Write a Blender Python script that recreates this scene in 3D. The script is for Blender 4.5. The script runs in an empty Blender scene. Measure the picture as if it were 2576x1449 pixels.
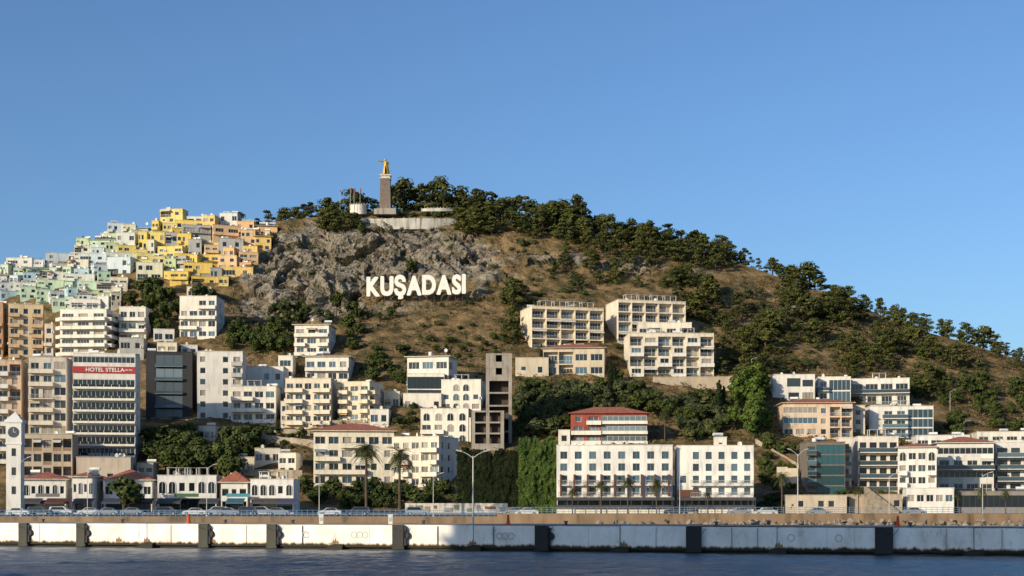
import bpy, bmesh, math, random
from mathutils import Vector, Matrix, noise
random.seed(11)
F=3539.0; H0=1262.0; CH=5.0
SC=bpy.context.scene; COL=SC.collection
R_=random.random
def U_(a,b): return a+(b-a)*random.random()
def X(px,d): return (px-1288.0)/F*d
def Z(py,d): return CH+(H0-py)/F*d
def lerp(tab,x):
    if x<=tab[0][0]: return tab[0][1]
    for (a,b),(c,e) in zip(tab,tab[1:]):
        if x<=c: return b+(e-b)*(x-a)/(c-a)
    return tab[-1][1]
# ---------------------------------------------------------------- materials
MC={}
def newmat(name):
    m=bpy.data.materials.new(name); m.use_nodes=True
    nt=m.node_tree; p=nt.nodes['Principled BSDF']; return m,nt,p
def N(nt,t,**k):
    n=nt.nodes.new(t)
    for a,b in k.items(): setattr(n,a,b)
    return n
def ramp(nt,src,stops):
    r=N(nt,'ShaderNodeValToRGB'); e=r.color_ramp.elements
    while len(e)>1: e.remove(e[-1])
    e[0].position=stops[0][0]; e[0].color=stops[0][1]
    for s in stops[1:]:
        q=e.new(s[0]); q.color=s[1]
    nt.links.new(src,r.inputs[0]); return r
def c4(c,k=1.0): return (min(1,c[0]*k),min(1,c[1]*k),min(1,c[2]*k),1)
def noisetex(nt,scale,detail=5,sc=(1,1,1),coord='Object',rough=.55):
    tc=N(nt,'ShaderNodeTexCoord'); mp=N(nt,'ShaderNodeMapping'); mp.inputs['Scale'].default_value=sc
    n=N(nt,'ShaderNodeTexNoise'); n.inputs['Scale'].default_value=scale; n.inputs['Detail'].default_value=detail
    n.inputs['Roughness'].default_value=rough
    nt.links.new(tc.outputs[coord],mp.inputs[0]); nt.links.new(mp.outputs[0],n.inputs['Vector']); return n
def surf(name,col,rough=.85,var=.2,scale=.8,streak=True,bump=.15,metal=0,objvar=0.0):
    key=(name,)+tuple(col)
    if key in MC: return MC[key]
    m,nt,p=newmat(name)
    n1=noisetex(nt,scale,6,(1,1,.22) if streak else (1,1,1))
    r=ramp(nt,n1.outputs['Fac'],[(.3,c4(col,1-var*1.6)),(.48,c4(col,1-var*.35)),(.7,c4(col,1.0+var*.15))])
    n2=noisetex(nt,.13,3)
    r2=ramp(nt,n2.outputs['Fac'],[(.35,(1-var*.7,)*3+(1,)),(.65,(1,1,1,1))])
    mx=N(nt,'ShaderNodeMixRGB',blend_type='MULTIPLY'); mx.inputs[0].default_value=1
    nt.links.new(r.outputs[0],mx.inputs[1]); nt.links.new(r2.outputs[0],mx.inputs[2])
    nt.links.new(mx.outputs[0],p.inputs['Base Color'])
    p.inputs['Roughness'].default_value=rough; p.inputs['Metallic'].default_value=metal
    if bump:
        b=N(nt,'ShaderNodeBump'); b.inputs['Strength'].default_value=bump; b.inputs['Distance'].default_value=.08
        n3=noisetex(nt,4,5); nt.links.new(n3.outputs['Fac'],b.inputs['Height']); nt.links.new(b.outputs[0],p.inputs['Normal'])
    MC[key]=m; return m
def leafmat(name,dark,light,scale=.6):
    m,nt,p=newmat(name)
    n=noisetex(nt,scale,4); r=ramp(nt,n.outputs['Fac'],[(.32,c4(dark)),(.68,c4(light))])
    oi=N(nt,'ShaderNodeObjectInfo'); rr=ramp(nt,oi.outputs['Random'],[(0,(.62,.64,.6,1)),(.5,(.95,.95,.9,1)),(1,(1.0,.92,.7,1))])
    m2=N(nt,'ShaderNodeMixRGB',blend_type='MULTIPLY'); m2.inputs[0].default_value=1
    nt.links.new(r.outputs[0],m2.inputs[1]); nt.links.new(rr.outputs[0],m2.inputs[2])
    nt.links.new(m2.outputs[0],p.inputs['Base Color']); p.inputs['Roughness'].default_value=.85
    p.inputs['Specular IOR Level'].default_value=.12
    return m
def glass(name,col,rough=.12):
    m,nt,p=newmat(name)
    oi=N(nt,'ShaderNodeObjectInfo'); rr=ramp(nt,oi.outputs['Random'],[(0,c4(col,.5)),(.6,c4(col,1)),(1,c4(col,1.9))])
    nt.links.new(rr.outputs[0],p.inputs['Base Color']); p.inputs['Roughness'].default_value=rough
    b=N(nt,'ShaderNodeBump'); b.inputs['Strength'].default_value=.1
    n3=noisetex(nt,.7,2); nt.links.new(n3.outputs['Fac'],b.inputs['Height']); nt.links.new(b.outputs[0],p.inputs['Normal'])
    return m
GD=glass('dark_glass',(.02,.026,.03)); GB=glass('blue_glass',(.05,.085,.11)); GC=surf('curtain',(.36,.32,.27),.6,.3,2)
GT=glass('teal_glass',(.03,.10,.12),.06); GL=glass('pale_grey_glass',(.10,.13,.145),.3)
FW=surf('white_frame',(.7,.69,.66),.5,.1); FD=surf('dark_frame',(.05,.05,.055),.5,.1); FBR=surf('brown_frame',(.16,.08,.05),.6,.2); FG=surf('grey_frame',(.2,.2,.21),.5,.1)
RAILM=surf('rail_metal',(.42,.42,.42),.4,.1); AWN=[surf('awning_cloth',c,.8,.2) for c in ((.6,.5,.35),(.35,.12,.09),(.65,.63,.58),(.2,.27,.36),(.55,.40,.22))]
WH=(.80,.75,.65); WH2=(.72,.69,.63); CR=(.76,.66,.49); PE=(.62,.45,.32); YE=(.66,.52,.33); GY=(.45,.44,.42); TAN=(.50,.41,.31)
CONC=surf('concrete',(.37,.33,.28),.9,.35); DKC=surf('shade_toned_brick',(.10,.07,.055),.9,.35)  # infill brick toned dark, so shade inside open floors is in the colour
def tilemat():
    m,nt,p=newmat('roof_tile')
    n1=noisetex(nt,1.5,6); r=ramp(nt,n1.outputs['Fac'],[(.3,(.20,.06,.035,1)),(.7,(.42,.15,.085,1))])
    nt.links.new(r.outputs[0],p.inputs['Base Color']); p.inputs['Roughness'].default_value=.85
    tc=N(nt,'ShaderNodeTexCoord'); w=N(nt,'ShaderNodeTexWave'); w.inputs['Scale'].default_value=1.6; w.inputs['Distortion'].default_value=.4
    nt.links.new(tc.outputs['Object'],w.inputs['Vector'])
    b=N(nt,'ShaderNodeBump'); b.inputs['Strength'].default_value=.5; nt.links.new(w.outputs['Fac'],b.inputs['Height']); nt.links.new(b.outputs[0],p.inputs['Normal'])
    return m
TILE=tilemat()
# ---------------------------------------------------------------- mesh builder
class MB:
    def __init__(s): s.v=[]; s.f=[]; s.m=[]
    def face(s,pts,mi=0):
        i=len(s.v); s.v.extend([tuple(p) for p in pts]); s.f.append(tuple(range(i,i+len(pts)))); s.m.append(mi)
    def box(s,x0,x1,y0,y1,z0,z1,mi=0):
        i=len(s.v)
        s.v+= [(x0,y0,z0),(x1,y0,z0),(x1,y1,z0),(x0,y1,z0),(x0,y0,z1),(x1,y0,z1),(x1,y1,z1),(x0,y1,z1)]
        for f in ((0,3,2,1),(4,5,6,7),(0,1,5,4),(1,2,6,5),(2,3,7,6),(3,0,4,7)):
            s.f.append(tuple(i+k for k in f)); s.m.append(mi)
    def tube(s,pts,rad,mi=0,n=7,cap=True):
        pts=[Vector(p) for p in pts]; base=len(s.v)
        for k,p in enumerate(pts):
            a=pts[max(0,k-1)]; b=pts[min(len(pts)-1,k+1)]; t=(b-a).normalized()
            u=t.cross(Vector((0,1,0)) if abs(t.y)<.9 else Vector((1,0,0))).normalized(); w=t.cross(u)
            for j in range(n):
                an=2*math.pi*j/n; s.v.append(tuple(p+(u*math.cos(an)+w*math.sin(an))*rad[k]))
        for k in range(len(pts)-1):
            for j in range(n):
                a=base+k*n+j; b=base+k*n+(j+1)%n; s.f.append((a,b,b+n,a+n)); s.m.append(mi)
        if cap:
            s.f.append(tuple(base+j for j in range(n))); s.m.append(mi)
            s.f.append(tuple(base+(len(pts)-1)*n+j for j in range(n))); s.m.append(mi)
    def leaf(s,c,nrm,sz,mi=0,asp=1.0):
        nrm=nrm.normalized(); u=nrm.cross(Vector((R_()-.5,R_()-.5,R_()-.5)))
        if u.length<1e-4: u=Vector((1,0,0))
        u.normalize(); w=nrm.cross(u); u=u*sz; w=w*sz*asp
        s.face((c-u*.9-w*.5,c+u*.3-w,c+u-(-w)*.3,c-u*.2+w),mi)
    def blob(s,c,r,n,sz,mi=0,flat=.8):
        for _ in range(n):
            d=Vector((random.gauss(0,1),random.gauss(0,1),random.gauss(0,1))).normalized()
            k=U_(.55,1.12); p=Vector(c)+Vector((d.x*r,d.y*r,d.z*r*flat))*k
            s.leaf(p,d+Vector((U_(-.5,.5),U_(-.5,.5),U_(-.3,.7))),sz*U_(.6,1.3),mi)
    def mesh(s,name,mats,smooth=False):
        me=bpy.data.meshes.new(name); me.from_pydata(s.v,[],s.f)
        for m in mats: me.materials.append(m)
        if len(mats)>1: me.polygons.foreach_set('material_index',s.m)
        if smooth: me.polygons.foreach_set('use_smooth',[True]*len(s.f))
        me.update(); return me
def ob(name,me,parent=None,loc=(0,0,0),rz=0.0,label=None,cat=None,group=None,kind=None,scale=None,rot=None):
    o=bpy.data.objects.new(name,me); COL.objects.link(o)
    if parent: o.parent=parent
    o.location=loc; o.rotation_euler=rot if rot else (0,0,rz)
    if scale: o.scale=scale
    if label: o['label']=label
    if cat: o['category']=cat
    if group: o['group']=group
    if kind: o['kind']=kind
    return o
# ---------------------------------------------------------------- terrain profile
ST=[(-400,775),(0,700),(130,668),(190,640),(220,625),(260,612),(400,580),(550,568),(660,562),(700,556),(800,545),(900,536),(970,529),(1060,531),(1180,546),
    (1300,556),(1500,585),(1700,618),(1800,642),(1900,676),(2000,712),(2100,744),(2200,786),(2300,828),(2400,854),(2576,908),(2950,1000)]
RT=[(-400,500),(0,500),(600,515),(1000,520),(1800,505),(2576,470),(2950,460)]
D0=306.0; PB=1287.0
def S(px): return lerp(ST,px)
def RR(px): return lerp(RT,px)
def dist(px,py):
    t=(PB-py)/(PB-S(px)); return D0+t*(RR(px)-D0)
def P(px,py,dz=0.0):
    d=dist(px,py); return Vector((X(px,d),d,Z(py,d)+dz))
def bump01(x,a,b,c,d):
    if x<a or x>d: return 0
    if x<b: return (x-a)/(b-a)
    if x>c: return (d-x)/(d-c)
    return 1
def rockmask(px,py):
    wob=noise.noise(Vector((px*.012,py*.02,3)))*.45+noise.noise(Vector((px*.04,py*.06,7)))*.3
    cx=930; rx=370.0 if px<cx else 370.0
    e=((px-cx)/rx)**2+((py-(675+(0 if px>700 else 40)))/(128.0 if py<690 else 150.0))**2
    m=max(0,min(1,(1.08-e+wob)*1.5))
    if px<640: m*=max(0,min(1,(px-560+max(0,(py-700))*.5)/60))
    l=bump01(px,880,925,1180,1225)*bump01(py,700,715,752,775); m*=1-.93*l
    m*=1-.75*bump01(py,745,785,900,1000)*bump01(px,840,930,1300,1400)
    m*=1-.6*bump01(px,1200,1280,1500,1600)*bump01(py,675,710,900,1000)
    b2=.85*bump01(px,1180,1250,1750,1900)*max(0,1-abs(py-(640+(px-1200)*.06))/32.0)*max(0,.55+wob*1.8)
    b3=.7*bump01(px,1250,1350,1650,1750)*max(0,1-abs(py-(720+(px-1300)*.03))/20.0)*max(0,.15+wob*2)
    b4=.8*bump01(px,1700,1800,2400,2500)*max(0,1-abs(py-(700+(px-1800)*.33))/30.0)*max(0,.2+wob*2)
    return min(1,max(m,b2,b3,b4))
def build_terrain():
    cols=[]; px=-380.0
    while px<2950:
        cols.append(px); px+= 4.5 if 540<px<1350 else 8.0
    ts=[]; t=0.0
    while t<1.0: ts.append(t); t+=.0031
    ts.append(1.0)
    nb=len(ts); V=[];rk=[]
    for ti in range(nb+9):
        for px in cols:
            s=S(px); r=RR(px)
            if ti<nb:
                t=ts[ti]; d=D0+t*(r-D0); py=PB-(PB-s)*t; x=X(px,d); z=Z(py,d); p=Vector((x,d,z))
                m=rockmask(px,py); amp=min(1,t*8)
                dz=(noise.noise(p*.05)*1.8+noise.noise(p*.25)*.7+noise.noise(p*.7)*.25)*amp*(1-m)*(1-max(0,(t-.93)/.07))
                p.z+=dz
                if m>0:
                    wv=Vector((noise.noise(p*.12),noise.noise(p*.12+Vector((9,0,0))),0))*4
                    q=Vector((p.x*.9,p.y*.8,p.z*1.0+p.x*.3))+wv
                    vd,vp=noise.voronoi(q*.075,distance_metric='DISTANCE'); vd2,vp2=noise.voronoi(q*.22); vd3,vp3=noise.voronoi(q*.6)
                    h=noise.cell(vp[0]*3.1)*5.0+min(3,(vd[1]-vd[0])*5)+noise.cell(vp2[0]*5.3)*2.0+min(1.3,(vd2[1]-vd2[0])*2)+noise.cell(vp3[0]*7.3)*.7+noise.noise(p*.05)*3.5+noise.noise(p*.9)*.4-3.0
                    h*=m*(1-.7*max(0,(t-.9)/.1)); p.y-=h*.8; p.z+=h*.35
                V.append(p); rk.append(m)
            else:
                k=ti-nb+1; d=r+k*6.0; z0=Z(s,r)
                z=z0-(0 if k<4 else (k-3)**1.8*2.2); x=X(px,r)*(d/r)
                V.append(Vector((x,d,max(z,-1)))); rk.append(0)
    nc=len(cols); Fc=[]
    for i in range(nb+8):
        for j in range(nc-1):
            a=i*nc+j; Fc.append((a,a+1,a+nc+1,a+nc))
    me=bpy.data.meshes.new('hill'); me.from_pydata([tuple(v) for v in V],[],Fc)
    at=me.attributes.new('rock','FLOAT','POINT'); at.data.foreach_set('value',rk)
    m,nt,p=newmat('hillside')
    n1=noisetex(nt,.16,10,rough=.7); g=ramp(nt,n1.outputs['Fac'],[(.3,(.04,.04,.017,1)),(.42,(.095,.078,.035,1)),(.52,(.21,.145,.07,1)),(.62,(.30,.205,.105,1)),(.75,(.40,.30,.17,1))])
    n2=noisetex(nt,.22,11,(1,1,1.6),rough=.75); rk_=ramp(nt,n2.outputs['Fac'],[(.3,(.045,.038,.028,1)),(.43,(.14,.12,.09,1)),(.52,(.26,.228,.178,1)),(.6,(.34,.30,.235,1)),(.75,(.46,.40,.30,1))])
    a=N(nt,'ShaderNodeAttribute'); a.attribute_name='rock'
    n3=noisetex(nt,.3,8,rough=.7); ad=N(nt,'ShaderNodeMath',operation='ADD'); nt.links.new(a.outputs['Fac'],ad.inputs[0]); nt.links.new(n3.outputs['Fac'],ad.inputs[1])
    mr=ramp(nt,ad.outputs[0],[(.68,(0,0,0,1)),(1.0,(1,1,1,1))])
    mx=N(nt,'ShaderNodeMixRGB'); nt.links.new(mr.outputs[0],mx.inputs[0]); nt.links.new(g.outputs[0],mx.inputs[1]); nt.links.new(rk_.outputs[0],mx.inputs[2])
    nt.links.new(mx.outputs[0],p.inputs['Base Color']); p.inputs['Roughness'].default_value=.95; p.inputs['Specular IOR Level'].default_value=.1
    b=N(nt,'ShaderNodeBump'); b.inputs['Strength'].default_value=1.0; b.inputs['Distance'].default_value=1.1
    n4=noisetex(nt,.9,9,rough=.7); nt.links.new(n4.outputs['Fac'],b.inputs['Height']); nt.links.new(b.outputs[0],p.inputs['Normal'])
    me.materials.append(m); me.update()
    ob('hill',me,label='dry grassy hillside with grey rocky outcrop',cat='hill',kind='structure')
build_terrain()
# ---------------------------------------------------------------- sheets: ground, water, road
def sheet(name,x0,x1,y0,y1,z,m,label):
    b=MB(); b.face([(x0,y0,z),(x1,y0,z),(x1,y1,z),(x0,y1,z)]); return ob(name,b.mesh(name,[m]),label=label,cat=name,kind='structure')
gm=surf('dry_ground',(.2,.16,.1),.95,.3,.05,False)
sheet('ground',-5000,5000,231,6000,2.38,gm,'flat coastal ground behind the harbour')
sheet('road',-400,400,243,262,2.40,surf('asphalt',(.06,.06,.06),.9,.3,.5,False),'asphalt seafront road')
sheet('road',-400,400,262.3,284,2.396,surf('asphalt',(.06,.06,.06),.9,.3,.5,False),'asphalt parking lane by the shops')
b=MB()
for i in range(-60,60): b.face([(i*6,252.4,2.404),(i*6+3,252.4,2.404),(i*6+3,252.6,2.404),(i*6,252.6,2.404)])
ob('road_marking',b.mesh('road_marking',[FW]),label='white dashed centre line on the seafront road',cat='road marking',kind='structure')
PAV=surf('paving',(.30,.26,.21),.9,.25,.6,False)
b=MB(); b.box(-400,400,231,242.8,2.385,2.52); ob('pavement',b.mesh('pavement',[PAV]),label='stone promenade pavement with kerb',cat='pavement',kind='structure')
b=MB(); b.box(-400,400,284.2,312,2.385,2.53); ob('pavement',b.mesh('pavement',[PAV]),label='stone pavement with kerb before the shops',cat='pavement',kind='structure')
def watermat():
    m,nt,p=newmat('sea_water')
    p.inputs['Base Color'].default_value=(.12,.135,.145,1); p.inputs['Roughness'].default_value=.25; p.inputs['IOR'].default_value=1.33
    n1=noisetex(nt,1.4,6,(.45,1,1),rough=.6)
    b=N(nt,'ShaderNodeBump'); b.inputs['Strength'].default_value=1.0; b.inputs['Distance'].default_value=.3
    nt.links.new(n1.outputs['Fac'],b.inputs['Height']); nt.links.new(b.outputs[0],p.inputs['Normal'])
    return m
WM=watermat()
sheet('water',-5000,5000,-4000,231,-.45,WM,'rippled dark blue harbour water')
def waves():
    xs=[-75+i*.38 for i in range(395)]; ys=[]; y=70.0
    while y<162: ys.append(y); y+=.22+.0016*y
    V=[];Fc=[]
    for y in ys:
        for x in xs:
            z=noise.noise(Vector((x*.22,y*.5,0)))*.10+noise.noise(Vector((x*.6+5,y*1.25,4)))*.08+noise.noise(Vector((x*1.4,y*2.2,9)))*.045
            V.append((x,y,z*(1.0+.5*noise.noise(Vector((x*.03,y*.08,1))))))
    n=len(xs)
    for i in range(len(ys)-1):
        for j in range(n-1): a=i*n+j; Fc.append((a,a+1,a+n+1,a+n))
    me=bpy.data.meshes.new('water'); me.from_pydata(V,[],Fc); me.materials.append(WM); me.polygons.foreach_set('use_smooth',[True]*len(Fc)); me.update()
    ob('water',me,label='choppy grey-blue harbour water before the pier',cat='water',kind='structure')
waves()
# ---------------------------------------------------------------- building parts
WC={}
def winmesh(w,h,fr,gl,nx=None,arch=False):
    w=round(w,1); h=round(h,1); nx=nx or max(1,int(round(w/1.0)))
    key=(w,h,fr.name,gl.name,nx,arch)
    if key in WC: return WC[key]
    b=MB(); t=.07
    if arch:
        n=8; pts=[(-w/2,0),(w/2,0)]+[(w/2*math.cos(a),h-w/2+w/2*math.sin(a)) for a in [math.pi*k/n for k in range(n+1)]]
        b.face([(x,-.02,z) for x,z in pts],1)
        for k in range(1,len(pts)):
            x0,z0=pts[k]; x1,z1=pts[(k+1)%len(pts)]
            b.tube([(x0,-.04,z0),(x1,-.04,z1)],[.07,.07],0,4)
        b.box(-.03,.03,-.06,-.03,0,h)
    else:
        b.box(-w/2,w/2,-.04,.04,0,t); b.box(-w/2,w/2,-.04,.04,h-t,h)
        for i in range(nx+1):
            x=-w/2+t/2+(w-t)*i/nx; b.box(x-t/2,x+t/2,-.045,.035,t,h-t)
        b.face([(-w/2,0,t),(w/2,0,t),(w/2,0,h-t),(-w/2,0,h-t)],1)
    me=b.mesh('window',[fr,gl]); WC[key]=me; return me
def balmesh(w,dp,kind,m):
    w=round(w,1); key=('b',w,dp,kind,m.name,id(m))
    if key in WC: return WC[key]
    b=MB(); b.box(-w/2,w/2,-dp,-.003,-.18,0)
    t=.1
    if kind=='solid':
        b.box(-w/2,w/2,-dp,-dp+t,0,.85); b.box(-w/2,-w/2+t,-dp+t,-.003,0,.85); b.box(w/2-t,w/2,-dp+t,-.003,0,.85)
        b.tube([(-w/2,-dp+.05,1.0),(w/2,-dp+.05,1.0)],[.03,.03],1,4)
    elif kind=='glass':
        b.box(-w/2,w/2,-dp+.02,-dp+.05,.05,.9,2); b.box(-w/2,w/2,-dp,-dp+.08,.9,.97,1)
        b.box(-w/2+.01,-w/2+.05,-dp+.05,-.01,.05,.95,2); b.box(w/2-.05,w/2-.01,-dp+.05,-.01,.05,.95,2)
    else:
        b.box(-w/2,w/2,-dp,-dp+.06,.92,.99,1)
        n=max(2,int(w/.28))
        for i in range(n+1):
            x=-w/2+.03+(w-.06)*i/n; b.box(x-.02,x+.02,-dp+.01,-dp+.05,0,.92,1)
        for sx in (-w/2+.01,w/2-.05):
            b.box(sx,sx+.04,-dp+.06,-.01,.92,.99,1)
            for k in range(4): y=-dp+.2+k*.3; b.box(sx,sx+.04,y,y+.04,0,.92,1)
    me=b.mesh('balcony',[m,RAILM,GB]); WC[key]=me; return me
def partmesh(key,fn):
    if key not in WC: WC[key]=fn()
    return WC[key]
def m_solar():
    b=MB(); b.face([(-1,0,.2),(1,0,.2),(1,1.3,1.2),(-1,1.3,1.2)],1); b.face([(-1,.02,.17),(1,.02,.17),(1,1.32,1.17),(-1,1.32,1.17)],0)
    b.tube([(-1.1,1.45,1.45),(1.1,1.45,1.45)],[.33,.33],0,10); b.box(-.9,-.85,1.2,1.25,0,1.3,0); b.box(.85,.9,1.2,1.25,0,1.3,0)
    return b.mesh('solar_water_heater',[FW,GB])
def m_dish():
    b=MB(); b.tube([(0,0,0),(0,0,1.0)],[.04,.04],0,5); 
    n=12; c=(0,.1,1.2)
    for k in range(n):
        a=2*math.pi*k/n;a2=2*math.pi*(k+1)/n
        b.face([c,(.5*math.cos(a),-.1,1.25+.5*math.sin(a)),(.5*math.cos(a2),-.1,1.25+.5*math.sin(a2))])
    b.tube([(0,.1,1.0),(0,-.45,1.2)],[.02,.02],0,4)
    return b.mesh('satellite_dish',[FW])
def m_chim():
    b=MB(); b.box(-.35,.35,-.35,.35,0,1.3); b.box(-.45,.45,-.45,.45,1.3,1.42); b.box(-.2,.2,-.2,.2,1.42,1.7)
    return b.mesh('chimney',[surf('plaster_white',WH)])
def m_ac():
    b=MB(); b.box(-.42,.42,-.34,-.03,0,.6); b.tube([(0,-.36,.3),(0,-.34,.3)],[.24,.24],1,12); b.box(-.35,-.3,-.3,0,-.05,0); b.box(.3,.35,-.3,0,-.05,0)
    return b.mesh('air_conditioner',[FW,FD])
def m_tank():
    b=MB(); b.tube([(0,0,.3),(0,0,1.4),(0,0,1.55)],[.55,.55,.2],0,12); b.box(-.5,.5,-.5,.5,0,.3)
    return b.mesh('water_tank',[FW])
def m_perg():
    b=MB()
    for x in (-1.8,0,1.8):
        for y in (0,2.4): b.box(x-.06,x+.06,y-.06,y+.06,0,2.2)
    for x in (-1.8,0,1.8): b.box(x-.06,x+.06,-.2,2.6,2.2,2.32)
    b.box(-2,2,-.3,2.7,2.325,2.38)
    return b.mesh('pergola',[FW])
def m_awn(w,mi):
    b=MB(); b.face([(-w/2,-.01,2.5),(w/2,-.01,2.5),(w/2,-1.3,2.0),(-w/2,-1.3,2.0)]); b.face([(-w/2,-1.3,2.0),(w/2,-1.3,2.0),(w/2,-1.3,1.8),(-w/2,-1.3,1.8)])
    b.face([(-w/2,-.01,2.5),(-w/2,-1.3,2.0),(-w/2,-.01,2.2)]); b.face([(w/2,-.01,2.5),(w/2,-1.3,2.0),(w/2,-.01,2.2)])
    return b.mesh('awning',[AWN[mi]])
def facade(root,mb,O,Ud,Nd,W,H,rows,st):
    O=Vector(O);Ud=Vector(Ud);Nd=Vector(Nd); up=Vector((0,0,1)); par=st['par']; nf=len(rows); fh=(H-par)/nf
    ang=math.atan2(Nd.x,-Nd.y); ops=[]; det=st['detail']
    def pt(u,v,dep=0): return O+Ud*u+up*v-Nd*dep
    def child(nm,me,u,v,dep): return ob(nm,me,root,pt(u,v,dep),ang)
    def gl(): 
        r=R_()
        if st['glass']: return st['glass']
        return GC if r<.2 else (GB if r<.42 else GD)
    for fi,row in enumerate(rows):
        v0=(nf-1-fi)*fh; nb=len(row); bw=W/nb; k=min(1.15,fh/3.0); i=0
        while i<nb:
            c=row[i]; j=i+1
            if c in 'brgGFc#':
                while j<nb and row[j]==c: j+=1
            u0=i*bw; u1=j*bw; n=j-i
            if c in 'wvsdap':
                if c=='w': ww,a,bb=min(1.4,.58*bw),.8,2.35
                elif c=='v': ww,a,bb=.76*bw,.75,2.4
                elif c=='p': ww,a,bb=.48*bw,.55,2.4
                elif c=='s': ww,a,bb=min(.8,.4*bw),1.2,2.1
                elif c=='a': ww,a,bb=min(1.6,.68*bw),.5,2.6
                else: ww,a,bb=min(1.9,.68*bw),.1,2.4
                um=(u0+u1)/2
                if c=='a': child('window',winmesh(ww,(bb-a)*k,st['frame'],gl(),2,True),um,v0+a*k,-.03)
                else:
                    ops.append((um-ww/2,um+ww/2,v0+a*k,v0+bb*k,.25,0))
                    child('window',winmesh(ww,(bb-a)*k,st['frame'],gl()),um,v0+a*k,.2)
                if det and c!='a' and R_()<.12 and bw-ww>1.2: child('air_conditioner',partmesh('ac',m_ac),um+ww/2+.5,v0+.9*k,0)
            elif c in 'brg':
                for q in range(n):
                    um=(i+q+.5)*bw; ww=bw*U_(.6,.82)
                    ops.append((um-ww/2,um+ww/2,v0+.08,v0+2.35*k,.3,0))
                    child('window',winmesh(ww,2.35*k-.08,st['frame'],gl()),um,v0+.08,.25)
                bal={'b':'solid','r':'rail','g':'glass'}[c]
                child('balcony',balmesh((u1-u0)-.15,st['bd'],bal,st['balm']),(u0+u1)/2,v0+.02,0)
                if det and R_()<st['awn']:
                    q=random.randrange(n); w=round(bw*.85,1); mi=random.randrange(5)
                    child('awning',partmesh(('aw',w,mi),lambda:m_awn(w,mi)),(i+q+.5)*bw,v0+.1*k,0)
            elif c=='L':
                a0=u0+.15; a1=u1-.15; ops.append((a0,a1,v0+.05,v0+fh-.3,1.7,1)); ww=(a1-a0)*.85
                child('window',winmesh(ww,2.2*k,st['frame'],gl()),(u0+u1)/2,v0+.06,1.64)
                rl=partmesh(('rl',round(a1-a0,1),st['rail'],id(st['balm'])),lambda:railmesh(round(a1-a0,1),st['rail'],st['balm']))
                child('railing',rl,(u0+u1)/2,v0+.05,.1)
                if det and R_()<.15: child('awning',partmesh(('aw',round(a1-a0-.1,1),2),lambda:m_awn(round(a1-a0-.1,1),2)),(u0+u1)/2,v0+.15,.0)
            elif c in 'GF':
                a,bb=(.85,fh-.35) if c=='G' else (.12,fh-.15)
                ops.append((u0+.08,u1-.08,v0+a,v0+bb,.15,0))
                child('window',winmesh(u1-u0-.16,bb-a,st['frame'],gl(),max(2,int((u1-u0)/st['mull']))),(u0+u1)/2,v0+a,.1)
            elif c=='#':
                ops.append((u0+.2,u1-.2,v0,v0+fh*.86,1.6,1))
                child('shop_window',winmesh(u1-u0-.6,fh*.8,FD,GD,max(2,int((u1-u0)/1.8))),(u0+u1)/2,v0+.02,1.5)
            i=j
    vs=sorted(set([0,H]+[round(o[2],4) for o in ops]+[round(o[3],4) for o in ops]))
    for a,bv in zip(vs,vs[1:]):
        mid=(a+bv)/2; sp=sorted([(o[0],o[1]) for o in ops if o[2]<mid<o[3]]); cur=0.0
        for s0,s1 in sp:
            if s0>cur+1e-4: mb.face([pt(cur,a),pt(s0,a),pt(s0,bv),pt(cur,bv)])
            cur=max(cur,s1)
        if cur<W-1e-4: mb.face([pt(cur,a),pt(W,a),pt(W,bv),pt(cur,bv)])
    for (a,b_,c,d,dep,back) in ops:
        mb.face([pt(a,c),pt(b_,c),pt(b_,c,dep),pt(a,c,dep)]); mb.face([pt(a,d),pt(b_,d),pt(b_,d,dep),pt(a,d,dep)])
        mb.face([pt(a,c),pt(a,d),pt(a,d,dep),pt(a,c,dep)]); mb.face([pt(b_,c),pt(b_,d),pt(b_,d,dep),pt(b_,c,dep)])
        if back: mb.face([pt(a,c,dep),pt(b_,c,dep),pt(b_,d,dep),pt(a,d,dep)])
    mb.face([pt(0,-st['sink']),pt(W,-st['sink']),pt(W,0),pt(0,0)])
def railmesh(w,kind,m):
    b=MB()
    if kind=='solid': b.box(-w/2+.01,w/2-.01,-.05,.05,.003,.85)
    elif kind=='glass': b.box(-w/2+.01,w/2-.01,-.02,.02,.05,.9,2); b.box(-w/2+.01,w/2-.01,-.04,.04,.9,.97,1)
    else:
        b.box(-w/2+.01,w/2-.01,-.03,.03,.9,.97,1); n=max(2,int(w/.28))
        for i in range(n): x=-w/2+.1+(w-.2)*i/n; b.box(x,x+.04,-.02,.02,.003,.9,1)
    return b.mesh('railing',[m,RAILM,GB])
RECTS=[]
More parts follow.
